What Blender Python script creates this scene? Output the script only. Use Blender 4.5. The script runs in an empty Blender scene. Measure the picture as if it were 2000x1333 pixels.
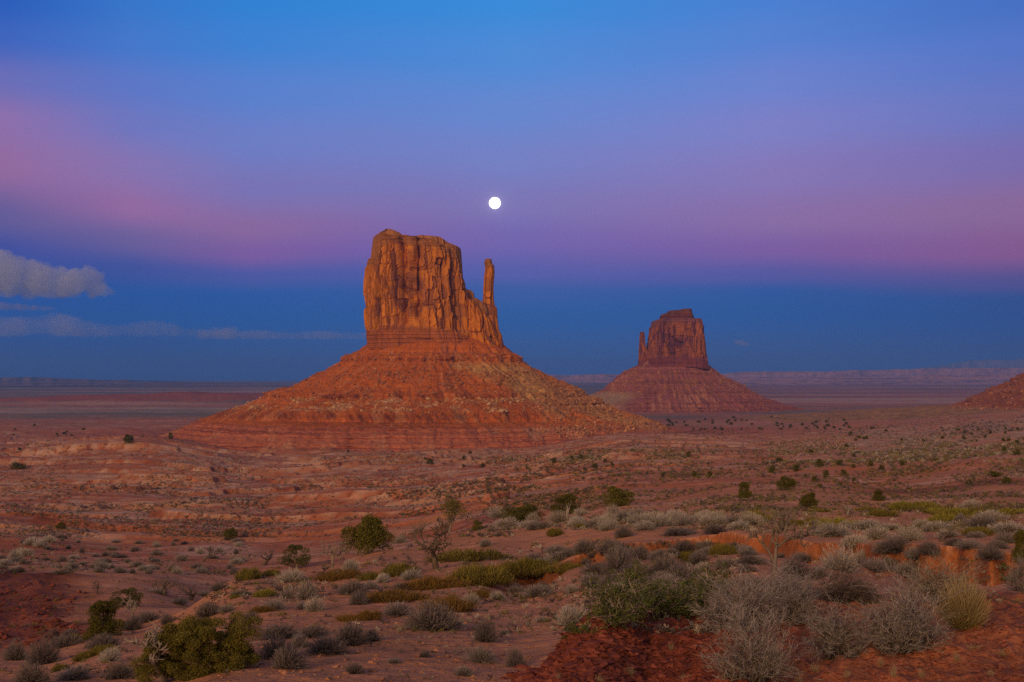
import bpy, math, random
import numpy as np
from mathutils import Vector
# ------------------------------------------------------------------ camera, sky, sun, exposure
sc = bpy.context.scene
F = 2222.0                     # focal length in photo pixels (2000 wide)
HY = 740.0                     # horizon row
cam = bpy.data.cameras.new('camera'); camo = bpy.data.objects.new('camera', cam)
sc.collection.objects.link(camo); sc.camera = camo
cam.sensor_width = 36; cam.lens = 36 * F / 2000
cam.shift_y = (HY - 666.5) / 2000
cam.clip_start = 0.1; cam.clip_end = 400000
camo.location = (0, 0, 0); camo.rotation_euler = (math.radians(90), 0, 0)
sc.view_settings.view_transform = 'Standard'; sc.view_settings.look = 'None'
sc.view_settings.exposure = 0.0; sc.view_settings.gamma = 1.0
SUN_EL, SUN_AZ = 17.0, 207.0   # lamp added behind the camera for the set sun, raised to warm the ground (azimuth from +Y, clockwise)
sl = bpy.data.lights.new('sun', 'SUN'); slo = bpy.data.objects.new('sun', sl); sc.collection.objects.link(slo)
sl.energy = 2.0; sl.angle = math.radians(16); sl.color = (1.0, 0.58, 0.27)
_e, _a = math.radians(SUN_EL), math.radians(SUN_AZ)
slo.rotation_euler = Vector((math.sin(_a)*math.cos(_e), math.cos(_a)*math.cos(_e), math.sin(_e))).to_track_quat('Z', 'Y').to_euler()

def s2l(c):
    return tuple((v/255/12.92 if v/255 <= 0.04045 else ((v/255+0.055)/1.055)**2.4) for v in c)

wd = bpy.data.worlds.new('World'); sc.world = wd; wd.use_nodes = True
N = wd.node_tree.nodes; L = wd.node_tree.links; N.clear()
def nd(t, **k):
    n = N.new(t)
    for a, b in k.items(): setattr(n, a, b)
    return n
def mth(op, a, b=None, c=None, clamp=False):
    n = nd('ShaderNodeMath', operation=op); n.use_clamp = clamp
    for i, v in enumerate((a, b, c)):
        if v is None: continue
        if isinstance(v, (int, float)): n.inputs[i].default_value = v
        else: L.new(v, n.inputs[i])
    return n.outputs[0]
def sstep(v, lo, hi):
    n = nd('ShaderNodeMapRange', interpolation_type='SMOOTHSTEP'); L.new(v, n.inputs[0])
    n.inputs[1].default_value = lo; n.inputs[2].default_value = hi
    return n.outputs[0]
def mixc(f, a, b):
    n = nd('ShaderNodeMix', data_type='RGBA'); L.new(f, n.inputs[0])
    for s, v in ((n.inputs[6], a), (n.inputs[7], b)):
        if isinstance(v, tuple): s.default_value = (*v, 1)
        else: L.new(v, s)
    return n.outputs[2]
tc = nd('ShaderNodeTexCoord'); sx = nd('ShaderNodeSeparateXYZ'); L.new(tc.outputs['Generated'], sx.inputs[0])
X, Y, Z = sx.outputs
el = mth('ARCSINE', Z)
az = mth('ARCTAN2', X, Y)
soft = nd('ShaderNodeTexNoise'); soft.inputs['Scale'].default_value = 3.2; soft.inputs['Detail'].default_value = 2
L.new(tc.outputs['Generated'], soft.inputs['Vector'])
el = mth('ADD', el, mth('MULTIPLY', mth('SUBTRACT', soft.outputs[0], 0.5), 0.022))
# twilight arch: colour over elevation (photo rows), at five azimuths
SKY = [
 (-24.0, [(740,(40,72,132)),(690,(42,82,150)),(620,(32,86,162)),(555,(38,84,166)),(485,(66,80,164)),(420,(104,88,164)),(320,(154,104,172)),(230,(146,108,184)),(150,(108,106,196)),(70,(62,96,202)),(0,(40,88,198)),(-700,(18,42,95))]),
 (-18.5, [(740,(44,76,138)),(690,(42,82,152)),(620,(30,88,164)),(570,(34,88,166)),(520,(66,84,164)),(465,(112,92,168)),(400,(156,104,174)),(315,(140,114,192)),(230,(112,116,206)),(160,(94,116,212)),(80,(68,116,216)),(0,(54,114,214)),(-700,(18,42,95))]),
 (-13.0, [(740,(52,82,145)),(690,(46,88,158)),(620,(32,92,168)),(575,(38,92,170)),(535,(80,92,172)),(490,(134,96,168)),(440,(146,102,172)),(360,(126,114,196)),(270,(112,124,212)),(180,(90,126,220)),(80,(60,126,224)),(0,(46,126,224)),(-700,(18,42,95))]),
 (0.0,   [(740,(60,94,160)),(690,(54,98,168)),(620,(42,98,172)),(570,(62,98,174)),(530,(96,100,180)),(470,(124,106,184)),(400,(130,116,196)),(310,(120,128,212)),(220,(104,134,222)),(120,(80,136,228)),(0,(56,136,230)),(-700,(18,42,95))]),
 (13.0,  [(740,(60,90,152)),(690,(54,92,158)),(620,(40,92,166)),(575,(46,92,168)),(540,(94,92,170)),(490,(134,98,170)),(430,(146,108,180)),(340,(140,118,198)),(250,(130,126,212)),(160,(110,128,220)),(70,(86,126,222)),(0,(74,124,222)),(-700,(18,42,95))]),
 (24.0,  [(740,(52,74,134)),(690,(46,78,142)),(620,(40,80,150)),(580,(46,80,150)),(545,(88,82,150)),(485,(144,92,150)),(400,(146,102,166)),(300,(126,106,188)),(190,(106,116,206)),(80,(86,114,212)),(0,(70,108,208)),(-700,(18,42,95))]),
]
EMAX = 0.75
cols = []
for a_, pts in SKY:
    mr = nd('ShaderNodeMapRange'); L.new(el, mr.inputs[0]); mr.inputs[1].default_value = -0.02; mr.inputs[2].default_value = EMAX
    cr = nd('ShaderNodeValToRGB'); cr.color_ramp.interpolation = 'EASE'; L.new(mr.outputs[0], cr.inputs[0])
    es = cr.color_ramp.elements
    for i, (py, c) in enumerate(pts):
        e_ = math.atan((HY-py)/F*math.cos(math.radians(a_)))
        p_ = (e_+0.02)/(EMAX+0.02)
        x_ = es[i] if i < 2 else es.new(p_)
        c = (c[0]+2, c[1]+7, c[2]-7) if -10 < py < 470 else c
        x_.position = p_; x_.color = (*s2l(c), 1)
    cols.append(cr.outputs[0])
front = cols[0]
for i in range(5):
    _mr = nd('ShaderNodeMapRange'); L.new(az, _mr.inputs[0]); _mr.inputs[1].default_value = math.radians(SKY[i][0]); _mr.inputs[2].default_value = math.radians(SKY[i+1][0])
    front = mixc(_mr.outputs[0], front, cols[i+1])
# western sky behind the camera: afterglow of the sun that has just gone
sky = nd('ShaderNodeTexSky', sky_type='NISHITA'); sky.sun_disc = False
sky.sun_elevation = math.radians(3); sky.sun_rotation = math.radians(SUN_AZ)
nis = nd('ShaderNodeMix', data_type='RGBA', blend_type='MULTIPLY'); nis.inputs[0].default_value = 1
L.new(sky.outputs[0], nis.inputs[6]); nis.inputs[7].default_value = (0.10, 0.10, 0.10, 1)
glow = nd('ShaderNodeValToRGB'); glow.color_ramp.interpolation = 'EASE'; L.new(mth('DIVIDE', el, 1.2), glow.inputs[0])
ge = glow.color_ramp.elements
for i, (p_, c) in enumerate([(0, (0.55, 0.26, 0.10)), (0.16, (0.62, 0.36, 0.19)), (0.4, (0.62, 0.40, 0.26)), (0.8, (0.42, 0.30, 0.28))]):
    x_ = ge[i] if i < 2 else ge.new(p_)
    x_.position = p_; x_.color = (*c, 1)
west = nd('ShaderNodeMix', data_type='RGBA', blend_type='ADD'); west.inputs[0].default_value = 1
L.new(glow.outputs[0], west.inputs[6]); L.new(nis.outputs[2], west.inputs[7])
allsky = mixc(sstep(Y, 0.15, -0.55), front, west.outputs[2])
allsky = mixc(sstep(Z, -0.015, -0.06), allsky, (0.05, 0.03, 0.025))
# moon halo: a glow added into the sky colour round its direction
_md = Vector((966.5-1000, F, HY-397)).normalized()
_vd = nd('ShaderNodeVectorMath', operation='DOT_PRODUCT'); L.new(tc.outputs['Generated'], _vd.inputs[0]); _vd.inputs[1].default_value = _md
_an = mth('ARCCOSINE', mth('MINIMUM', _vd.outputs['Value'], 1.0))
_gl = mth('ADD', mth('MULTIPLY', mth('EXPONENT', mth('MULTIPLY', _an, -420.0)), 0.8), mth('MULTIPLY', mth('EXPONENT', mth('MULTIPLY', _an, -70.0)), 0.025))
_gc = nd('ShaderNodeMix', data_type='RGBA', blend_type='ADD'); _gc.inputs[0].default_value = 1; L.new(allsky, _gc.inputs[6])
_gm = nd('ShaderNodeVectorMath', operation='SCALE'); _gm.inputs[0].default_value = (1.0, .92, .95); L.new(_gl, _gm.inputs['Scale']); L.new(_gm.outputs[0], _gc.inputs[7])
allsky = _gc.outputs[2]
bg = nd('ShaderNodeBackground'); L.new(allsky, bg.inputs[0]); bg.inputs[1].default_value = 1.0
wo = nd('ShaderNodeOutputWorld'); L.new(bg.outputs[0], wo.inputs[0])
cy = sc.cycles
cy.max_bounces = 5; cy.diffuse_bounces = 3; cy.volume_bounces = 5; cy.transparent_max_bounces = 8
cy.use_denoising = False; cy.denoiser = 'OPENIMAGEDENOISE'
cy.volume_step_rate = 0.25; cy.use_adaptive_sampling = False

# ------------------------------------------------------------------ helpers
rng = np.random.default_rng(7); random.seed(7)
def _h(ix, iy, seed):
    h = (ix.astype(np.int64)*374761393 + iy.astype(np.int64)*668265263 + seed*974634777) & 0xffffffff
    h = ((h ^ (h >> 13)) * 1274126177) & 0xffffffff
    return (h ^ (h >> 16)) & 0xffffffff
def perlin(x, y, seed=0):
    x = np.asarray(x, float); y = np.asarray(y, float)
    ix = np.floor(x); iy = np.floor(y); fx = x-ix; fy = y-iy
    ux = fx*fx*fx*(fx*(fx*6-15)+10); uy = fy*fy*fy*(fy*(fy*6-15)+10)
    def g(ax, ay, dx, dy):
        a = _h(ax, ay, seed)*(2*math.pi/4294967296.0)
        return np.cos(a)*dx + np.sin(a)*dy
    a = g(ix, iy, fx, fy); b = g(ix+1, iy, fx-1, fy); c = g(ix, iy+1, fx, fy-1); d = g(ix+1, iy+1, fx-1, fy-1)
    return ((a+(b-a)*ux) + ((c+(d-c)*ux)-(a+(b-a)*ux))*uy)*1.5
def fbm(x, y, o=4, seed=0, gain=0.5, lac=2.03):
    s = 0; a = 1.0; t = 0
    for i in range(o):
        s = s + a*perlin(x*lac**i, y*lac**i, seed+i*17); t += a; a *= gain
    return s/t*1.3
def ss(v, lo, hi):
    t = np.clip((np.asarray(v, float)-lo)/(hi-lo), 0, 1); return t*t*(3-2*t)
def lerp3(a, b, t):
    return a + (b-a)*np.asarray(t)[..., None]
def C3(*c): return np.array(c, float)

def mesh_np(name, V, Fc, mat=None, col=None, smooth=False):
    """V (n,3), Fc (m,k) -> mesh; col (n,3) per-vertex base colour."""
    V = np.asarray(V, np.float32); Fc = np.asarray(Fc, np.int32)
    me = bpy.data.meshes.new(name); k = Fc.shape[1]
    me.vertices.add(len(V)); me.vertices.foreach_set('co', V.ravel())
    me.loops.add(Fc.size); me.loops.foreach_set('vertex_index', Fc.ravel())
    me.polygons.add(len(Fc)); me.polygons.foreach_set('loop_start', np.arange(0, Fc.size, k, dtype=np.int32))
    me.polygons.foreach_set('loop_total', np.full(len(Fc), k, np.int32))
    me.polygons.foreach_set('use_smooth', np.full(len(Fc), smooth))
    me.update(calc_edges=True)
    if col is not None:
        at = me.color_attributes.new('col', 'FLOAT_COLOR', 'POINT')
        at.data.foreach_set('color', np.concatenate([np.asarray(col, np.float32), np.ones((len(V), 1), np.float32)], 1).ravel())
    if mat: me.materials.append(mat)
    return me
def link(name, me, parent=None):
    o = bpy.data.objects.new(name, me); sc.collection.objects.link(o)
    if parent: o.parent = parent
    return o
def tag(o, label=None, cat=None, group=None, kind=None):
    if label: o['label'] = label
    if cat: o['category'] = cat
    if group: o['group'] = group
    if kind: o['kind'] = kind
    return o
def thing(name, label, cat, loc=(0, 0, 0), group=None):
    o = bpy.data.objects.new(name, None); sc.collection.objects.link(o)
    o.location = loc; o.empty_display_size = 0.2
    return tag(o, label, cat, group)
def dup(root, loc, rz=0.0, scale=(1, 1, 1)):
    r = root.copy(); sc.collection.objects.link(r)
    r.location = loc; r.rotation_euler = (0, 0, rz); r.scale = scale
    for ch in root.children:
        c = ch.copy(); sc.collection.objects.link(c); c.parent = r
        for g in ch.children:
            d = g.copy(); sc.collection.objects.link(d); d.parent = c
    return r
def gridfaces(nr, nc, wrap=False):
    r = np.arange(nr-1)[:, None]; c = np.arange(nc if wrap else nc-1)[None, :]
    c2 = (c+1) % nc
    a = r*nc+c; b = r*nc+c2; d = (r+1)*nc+c; e = (r+1)*nc+c2
    return np.stack([a, b, e, d], -1).reshape(-1, 4)

def material(name, color=None, scales=((1.0, 0.2),), bump=((1.0, 0.1),), rough=0.95, rnd=0.0, trans=0.0, stretch=(1, 1, 1)):
    """vertex colour 'col' (or one colour) broken up by noise at several scales, with bump."""
    m = bpy.data.materials.new(name); m.use_nodes = True
    n = m.node_tree.nodes; l = m.node_tree.links
    p = n['Principled BSDF']; p.inputs['Roughness'].default_value = rough
    p.inputs['Specular IOR Level'].default_value = 0.12
    if color is None:
        a = n.new('ShaderNodeVertexColor'); a.layer_name = 'col'; c = a.outputs[0]
    else:
        a = n.new('ShaderNodeRGB'); a.outputs[0].default_value = (*color, 1); c = a.outputs[0]
    t = n.new('ShaderNodeTexCoord'); mp = n.new('ShaderNodeMapping'); mp.inputs['Scale'].default_value = stretch
    l.new(t.outputs['Object'], mp.inputs[0])
    for s, amt in scales:
        x = n.new('ShaderNodeTexNoise'); x.inputs['Scale'].default_value = s; x.inputs['Detail'].default_value = 3
        l.new(mp.outputs[0], x.inputs['Vector'])
        r = n.new('ShaderNodeMapRange'); r.inputs[1].default_value = 0.25; r.inputs[2].default_value = 0.75
        r.inputs[3].default_value = 1-amt; r.inputs[4].default_value = 1+amt; l.new(x.outputs[0], r.inputs[0])
        k = n.new('ShaderNodeMix'); k.data_type = 'RGBA'; k.blend_type = 'MULTIPLY'; k.inputs[0].default_value = 1
        l.new(c, k.inputs[6]); l.new(r.outputs[0], k.inputs[7]); c = k.outputs[2]
    if rnd:
        oi = n.new('ShaderNodeObjectInfo'); r = n.new('ShaderNodeMapRange')
        r.inputs[3].default_value = 1-rnd; r.inputs[4].default_value = 1+rnd; l.new(oi.outputs['Random'], r.inputs[0])
        k = n.new('ShaderNodeMix'); k.data_type = 'RGBA'; k.blend_type = 'MULTIPLY'; k.inputs[0].default_value = 1
        l.new(c, k.inputs[6]); l.new(r.outputs[0], k.inputs[7]); c = k.outputs[2]
    l.new(c, p.inputs['Base Color'])
    nrm = None
    for s, dist in bump:
        x = n.new('ShaderNodeTexNoise'); x.inputs['Scale'].default_value = s; x.inputs['Detail'].default_value = 4
        l.new(mp.outputs[0], x.inputs['Vector'])
        b = n.new('ShaderNodeBump'); b.inputs['Distance'].default_value = dist; b.inputs['Strength'].default_value = 0.8
        l.new(x.outputs[0], b.inputs['Height'])
        if nrm is not None: l.new(nrm, b.inputs['Normal'])
        nrm = b.outputs[0]
    if nrm is not None: l.new(nrm, p.inputs['Normal'])
    return m

# ------------------------------------------------------------------ ground: one polar sheet round the camera, out to the horizon
COLS = [
 (-500, [(1,-1.65),(5,-2.2),(10,-3.3),(16,-4.6),(25,-7),(40,-10.2),(60,-13.8),(80,-15.5),(100,-17),(150,-23),(220,-28),(300,-34),(450,-44),(700,-53),(1000,-58.5),(1300,-66),(1700,-71.5),(2200,-74.5),(6400,-76),(15000,-46),(45000,-60)]),
 (0,    [(1,-1.65),(5,-2.2),(10,-3.2),(16,-4.3),(25,-6.6),(40,-9.9),(60,-13.5),(80,-15.5),(100,-17),(150,-23),(220,-28.7),(300,-35),(450,-45.5),(700,-53.5),(1000,-59),(1300,-66.5),(1700,-71.5),(2200,-74.5),(6400,-76),(15000,-46),(45000,-60)]),
 (250,  [(1,-1.65),(5,-2.1),(10,-3.1),(16,-4.3),(20,-4.95),(30,-7.1),(55,-12.2),(80,-15),(120,-20),(200,-28.8),(300,-36.5),(450,-44.5),(700,-53.5),(880,-50.8),(1000,-54),(1150,-60),(1300,-65.5),(1700,-71.5),(2200,-74.5),(6400,-76),(15000,-46),(45000,-60)]),
 (500,  [(1,-1.65),(5,-2.0),(9,-2.7),(13,-3.5),(22,-4.95),(35,-6.9),(48,-8.4),(56,-10.2),(80,-17),(130,-22),(200,-28.8),(300,-36.5),(450,-44.5),(700,-56.7),(1000,-68),(1100,-72),(2000,-75),(6400,-76),(15000,-46),(45000,-60)]),
 (750,  [(1,-1.65),(5,-2.0),(9,-2.7),(13,-3.5),(25,-5.3),(38,-7),(58,-9.1),(68,-10.2),(76,-11.8),(110,-19.5),(200,-27),(300,-35),(450,-42.5),(700,-55),(1000,-67.5),(1100,-72),(2000,-75),(6400,-76),(15000,-46),(45000,-60)]),
 (1000, [(1,-1.65),(5,-1.95),(9,-2.6),(13,-3.6),(25,-5.3),(38,-6.9),(50,-7.9),(70,-9.1),(80,-10.6),(120,-16.5),(200,-23.5),(300,-30.5),(450,-40),(700,-50.5),(1000,-65),(1100,-70),(2000,-75),(6400,-76),(15000,-44),(45000,-60)]),
 (1250, [(1,-1.65),(4,-1.8),(7,-1.95),(9.5,-2.0),(12,-3.0),(15,-3.6),(20,-4.3),(25,-4.9),(35,-5.8),(42,-6.1),(60,-7.8),(80,-9.6),(120,-13.2),(170,-17),(230,-21.5),(350,-29),(500,-36),(650,-41),(1000,-50.5),(1400,-65),(2000,-75),(6400,-75),(15000,-40),(45000,-60)]),
 (1500, [(1,-1.65),(4,-1.7),(7,-1.8),(10,-2.0),(13,-2.5),(20,-3.8),(28,-4.6),(38,-5.3),(60,-7.5),(80,-9),(140,-13.2),(200,-18),(370,-29.6),(450,-33),(700,-42),(900,-48.6),(1300,-60),(1800,-72),(3000,-75),(6400,-75),(15000,-36),(45000,-60)]),
 (1750, [(1,-1.65),(4,-1.7),(7,-1.75),(10,-2.0),(13,-2.45),(20,-3.6),(28,-4.5),(36,-5.2),(50,-6.6),(70,-8.4),(100,-10.8),(160,-16),(250,-21),(450,-30),(700,-38),(1100,-47),(1500,-57),(2200,-71),(3500,-75),(6400,-74),(15000,-34),(45000,-60)]),
 (2000, [(1,-1.65),(4,-1.7),(7,-1.7),(10,-2.0),(13,-2.4),(20,-3.5),(28,-4.4),(36,-5.0),(50,-6.2),(70,-7.9),(100,-10.6),(160,-14.6),(250,-18.5),(350,-22),(700,-31),(1100,-38),(1500,-44),(2200,-62),(3500,-74),(6400,-73),(15000,-32),(45000,-60)]),
 (2600, [(1,-1.65),(4,-1.7),(7,-1.7),(10,-2.0),(13,-2.4),(20,-3.5),(28,-4.4),(36,-5.0),(50,-6.2),(70,-7.9),(100,-10.2),(160,-14),(250,-18),(350,-21),(700,-29),(1100,-36),(1500,-42),(2200,-60),(3500,-74),(6400,-73),(15000,-32),(45000,-60)]),
]
_LD = np.linspace(math.log(1.0), math.log(45000.0), 900)
_tab = []
for _px, _pts in COLS:
    d_ = np.array([p[0] for p in _pts]); z_ = np.array([p[1] for p in _pts])
    t_ = np.interp(np.exp(_LD), d_, z_)
    kern = np.exp(-np.linspace(-2, 2, 15)**2); kern /= kern.sum()
    t_ = np.convolve(np.pad(t_, 7, mode='edge'), kern, 'valid'); _tab.append(t_)
_tab = np.array(_tab); _cpx = np.array([c[0] for c in COLS], float)
def _lookup(px, d):
    ld = (np.log(np.clip(d, 1.0, 44999.0))-_LD[0])/(_LD[-1]-_LD[0])*(len(_LD)-1)
    i = np.clip(ld.astype(int), 0, len(_LD)-2); f = ld-i
    pc = np.clip(px, _cpx[0], _cpx[-1]-1e-6)
    j = np.clip(np.searchsorted(_cpx, pc, 'right')-1, 0, len(_cpx)-2)
    g = (pc-_cpx[j])/(_cpx[j+1]-_cpx[j]); g = g*g*(3-2*g)
    a = _tab[j, i]*(1-f)+_tab[j, i+1]*f; b = _tab[j+1, i]*(1-f)+_tab[j+1, i+1]*f
    return a*(1-g)+b*g
BANK = np.array([(900,50),(960,46),(1040,44),(1090,43.5),(1150,45),(1220,44),(1300,45),(1380,43.5),(1450,41),(1520,39),(1600,37),(1680,35),(1750,33),(1850,31),(1950,29),(2060,28),(2300,27)], float)
def ground(x, y, full=False):
    """height of the land at (x, y); full=True also returns masks for its colours."""
    x = np.asarray(x, float); y = np.asarray(y, float)
    r = np.hypot(x, y); a = np.arctan2(x, y)
    ac = np.clip(a, -0.62, 0.62)
    px = 1000+F*np.tan(ac); d = r*np.cos(ac)
    wob = fbm(x/300, y/300, 2, 91)
    z = _lookup(px + 40*wob*ss(d, 200, 600), d)
    # rolling relief
    z = z + 3.2*fbm(x/120, y/120, 3, 3)*ss(d, 130, 500)*(1-0.75*ss(d, 2500, 7000))
    z = z + 0.9*fbm(x/38, y/38, 3, 11)*ss(d, 30, 160)*(1-ss(d, 2500, 6000))
    z = z + 0.30*fbm(x/9, y/9, 3, 5)*ss(d, 12, 40)*(1-ss(d, 500, 1500))
    z = z + 0.07*fbm(x/1.7, y/1.7, 4, 6)*ss(d, 5, 14)*(1-ss(d, 80, 200))
    # low red hills far out on the plain
    hill = 31*np.exp(-((x-(-960))/430)**2-((y-3500)/380)**2)*(1+0.35*fbm(x/180, y/180, 3, 44)) + 11*np.exp(-((x+1420)/330)**2-((y-3350)/300)**2)
    z = z + hill
    # dry washes and ledges cut in the valley beyond the near slope
    vm = ss(d, 150, 280)*(1-ss(d, 1000, 1500))
    lm = np.clip(1.25-np.clip((px-700)/900, 0, 1.0)*0.95, 0, 1)
    nn = fbm(x/175, y/50, 3, 21) + 0.07*fbm(x/14, y/10, 3, 22)
    led = 0*z; rim = 0*z; rise_ = 0*z
    for tt, hh in ((-0.20, 1.6), (0.02, 2.4), (0.24, 2.6)):
        pres = 0.35+0.65*ss(fbm(x/150, y/90, 2, 33+int(tt*100)), -0.25, 0.1)
        rise_ = rise_ + hh*pres*(ss(nn, tt, tt+0.022)-0.5)
        led = np.maximum(led, pres*np.exp(-((nn-tt-0.008)/0.016)**2)); rim = np.maximum(rim, np.exp(-((nn-tt-0.065)/0.03)**2))
    amp_ = vm*lm*(1+0.5*ss(d, 300, 700))
    z = z + rise_*amp_*0.7; led = led*np.minimum(amp_, 1); rim = rim*np.minimum(amp_, 1); pres = amp_
    # dark red shale gully at the left
    gm = ss(d, 42, 58)*(1-ss(d, 92, 112))*(1-ss(px + 60*fbm(x/12, y/12, 2, 8), 90, 250))
    zz2 = z+0.8*fbm(x/14, y/14, 3, 61); k2 = zz2/1.25; fr2 = k2-np.floor(k2)
    z = z*(1-gm)+gm*((np.floor(k2)+ss(fr2, 0.45, 0.62))*1.25-(zz2-z)+0.35*fbm(x/2.5, y/2.5, 3, 62))
    # arroyo with a vertical cut bank
    bd = np.interp(px, BANK[:, 0], BANK[:, 1]) + 1.5*fbm(px/70.0, d*0+0.3, 2, 71) + 0.55*fbm(x/5, y/5, 3, 72)
    hb = np.interp(px, [900, 940, 985, 1060, 1085, 1130, 1160, 1300, 1450, 1600, 1750, 1950, 2300], [0, 0.05, 1.0, 0.95, 0.5, 0.45, 0.7, 0.85, 1.05, 1.15, 1.2, 1.55, 1.7])
    s = d-bd
    cut = np.where(s < 0, np.exp(np.minimum(s, 0)/7.0), 1-ss(s, 0.0, 0.75))*(1-ss(-s, 9, 17))
    hb = hb*(0.80+0.40*perlin(px/55, px*0+2, 76))
    z = z - hb*cut
    z = z + hb*0.25*np.exp(-((s+0.5)/0.8)**2)*ss(perlin(x*0.9, y*0.3, 74), -0.1, 0.5)
    bank = ((s > -0.4) & (s < 0.7))*ss(hb, 0.15, 0.4)
    # red rock knoll in the near corner
    edge = np.interp(px, [900, 960, 1000, 1100, 1200, 1300, 1420, 1600, 3000], [4.5, 6.0, 7.6, 8.6, 9.4, 9.9, 10.2, 10.8, 11.5]) + 0.9*fbm(x*0.8, y*0.8, 3, 81)
    kn = (1-ss(d, edge-0.1, edge+0.8))*ss(px, 900, 1000)
    chunk = np.abs(fbm(x*2.1, y*2.1, 3, 83))
    z = z + kn*(0.10*chunk+0.03*fbm(x*9, y*9, 2, 84))+kn*(0.05+0.30*ss(px, 930, 1000)*(1-ss(px, 1120, 1280)))
    if not full: return z
    return z, dict(px=px, d=d, led=led, gm=gm, bank=bank, kn=kn, hill=hill, vm=vm, pres=pres, rim=rim, s=s, hb=hb)

dense = np.tan(np.linspace(math.atan(-0.50), math.atan(0.50), 1150))
ang = np.concatenate([np.arctan(dense), np.linspace(math.atan(0.5), 2*math.pi-math.atan(0.5), 122)[1:-1]])
rows = np.concatenate([[0.6, 1.2, 1.9, 2.6, 3.3], np.exp(np.linspace(math.log(4.0), math.log(1200), 1040)), np.exp(np.linspace(math.log(1200), math.log(33000), 190))[1:]])
R_, A_ = np.meshgrid(rows, ang, indexing='ij')
gx = (R_*np.sin(A_)).ravel(); gy = (R_*np.cos(A_)).ravel()
gz, M = ground(gx, gy, True)
d, px = M['d'], M['px']
n1 = fbm(gx/60, gy/30, 4, 101); n2 = fbm(gx/11, gy/7, 4, 102); n3 = fbm(gx/400, gy/220, 3, 103); n4 = fbm(gx/2.3, gy/1.6, 3, 104)
SAND, RED, CRUST, SHALE, PLAIN, ORANGE = C3(.48,.218,.112), C3(.40,.125,.056), C3(.52,.33,.235), C3(.17,.048,.034), C3(.17,.145,.115), C3(.33,.112,.042)
col = np.broadcast_to(SAND, (len(gx), 3)).copy()
col = lerp3(col, CRUST, 0.5*ss(n2, 0.0, 0.5)*ss(d, 40, 120))
valley = ss(d, 95, 170)
redm = ss(n1+0.35*n2, -0.26, 0.02)*valley*np.clip(1.0-np.clip((px-1000)/1000, 0, 1)*0.5, 0, 1)
col = lerp3(col, RED, redm*0.9)
col = lerp3(col, CRUST, 0.5*ss(n2-0.5*n1, 0.15, 0.55)*valley*(1-ss(d, 900, 1500)))
col = lerp3(col, C3(.26,.20,.15), 0.55*ss(n4*0.6+n2*0.5+0.3*n1, 0.05, 0.5)*ss(d, 250, 500)*(1-ss(d, 1400, 2500)))
col = lerp3(col, CRUST*1.05, 0.75*np.clip(M['rim'], 0, 1))
col = lerp3(col, SHALE*1.05, 0.9*np.clip(M['led'], 0, 1))
col = lerp3(col, CRUST*1.12, 0.8*np.exp(-((px-425+40*n2)/70)**2-((np.log(np.maximum(d, 1))-math.log(178))/0.10)**2))
col = lerp3(col, C3(.24,.07,.045), 0.8*ss(px+60*n2, 1620, 1760)*ss(d+14*n2, 128, 140)*(1-ss(d+25*n2, 165, 190)))
col = lerp3(col, SHALE*0.85*(1+0.35*n2[:, None]), np.clip(M['gm']*1.1, 0, 1)*0.9)
col = lerp3(col, ORANGE*0.9, np.clip(M['bank']*1.0, 0, 1))
near_floor = np.exp(-((M['s']+1.8)/1.6)**2)*ss(M['hb'], 0.2, 0.6)*(M['s'] < 0)
col = lerp3(col, ORANGE, 0.55*near_floor)
knc = lerp3(np.broadcast_to(C3(.20,.055,.036), col.shape), np.broadcast_to(C3(.29,.105,.056), col.shape), ss(n4+0.5*n2+0.25*ss(px, 1500, 1650)*2, 0.0, 0.6)*ss(px, 1250, 1500))
col = lerp3(col, knc, M['kn'])
# plain beyond: scrub-covered flats with bare red and pale streaks
pm = ss(d+250*n3, 1500, 2500)
streak = fbm(gx/900, gy/260, 4, 111); st2 = fbm(gx/2500, gy/500, 3, 112)
pl = lerp3(np.broadcast_to(PLAIN, col.shape), np.broadcast_to(C3(.37,.15,.10), col.shape), np.clip(ss(streak, -0.05, 0.25)*0.8 + 0.75*ss(px, 1250, 1500)*ss(d, 2600, 3600), 0, 1))
pl = lerp3(pl, np.broadcast_to(C3(.10,.10,.07), col.shape), 0.7*ss(st2, 0.05, 0.3)*ss(d, 3500, 5500))
pl = lerp3(pl, np.broadcast_to(C3(.46,.31,.24), col.shape), 0.6*ss(-st2, 0.15, 0.4))
col = lerp3(col, pl, pm)
col = lerp3(col, C3(.30,.085,.055)*(1+0.25*fbm(gx/160, gy/45, 3, 113))[:, None], ss(M['hill'], 8, 17)*0.8)
col = lerp3(col, C3(.37,.265,.19), 0.6*ss(px+120*n1, 1560, 1760)*ss(d, 380, 520)*(1-ss(d, 900, 1200))*ss(n2+n1, -.3, .2))
_rr = np.hypot((gx+94.5)/345, (gy-1400)/305)
col = lerp3(col, C3(.37,.118,.062)*(1+.3*perlin(gz/1.1, gx/300, 131))[:, None], .85*(1-ss(_rr+.22*n1, 1.0, 1.42)))
col *= (1+0.16*n2+0.10*n4*(1-ss(d, 150, 300)))[:, None]
col = np.clip(col, 0.01, 0.8)
_nd = len(dense); _GZ = gz.reshape(len(rows), len(ang))[:, :_nd]; _GD = (R_*np.cos(A_))[:, :_nd]; _GS = _GZ/_GD; _GS[rows < 4.0] = -9
_GM = np.maximum.accumulate(_GS, 0)
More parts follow.
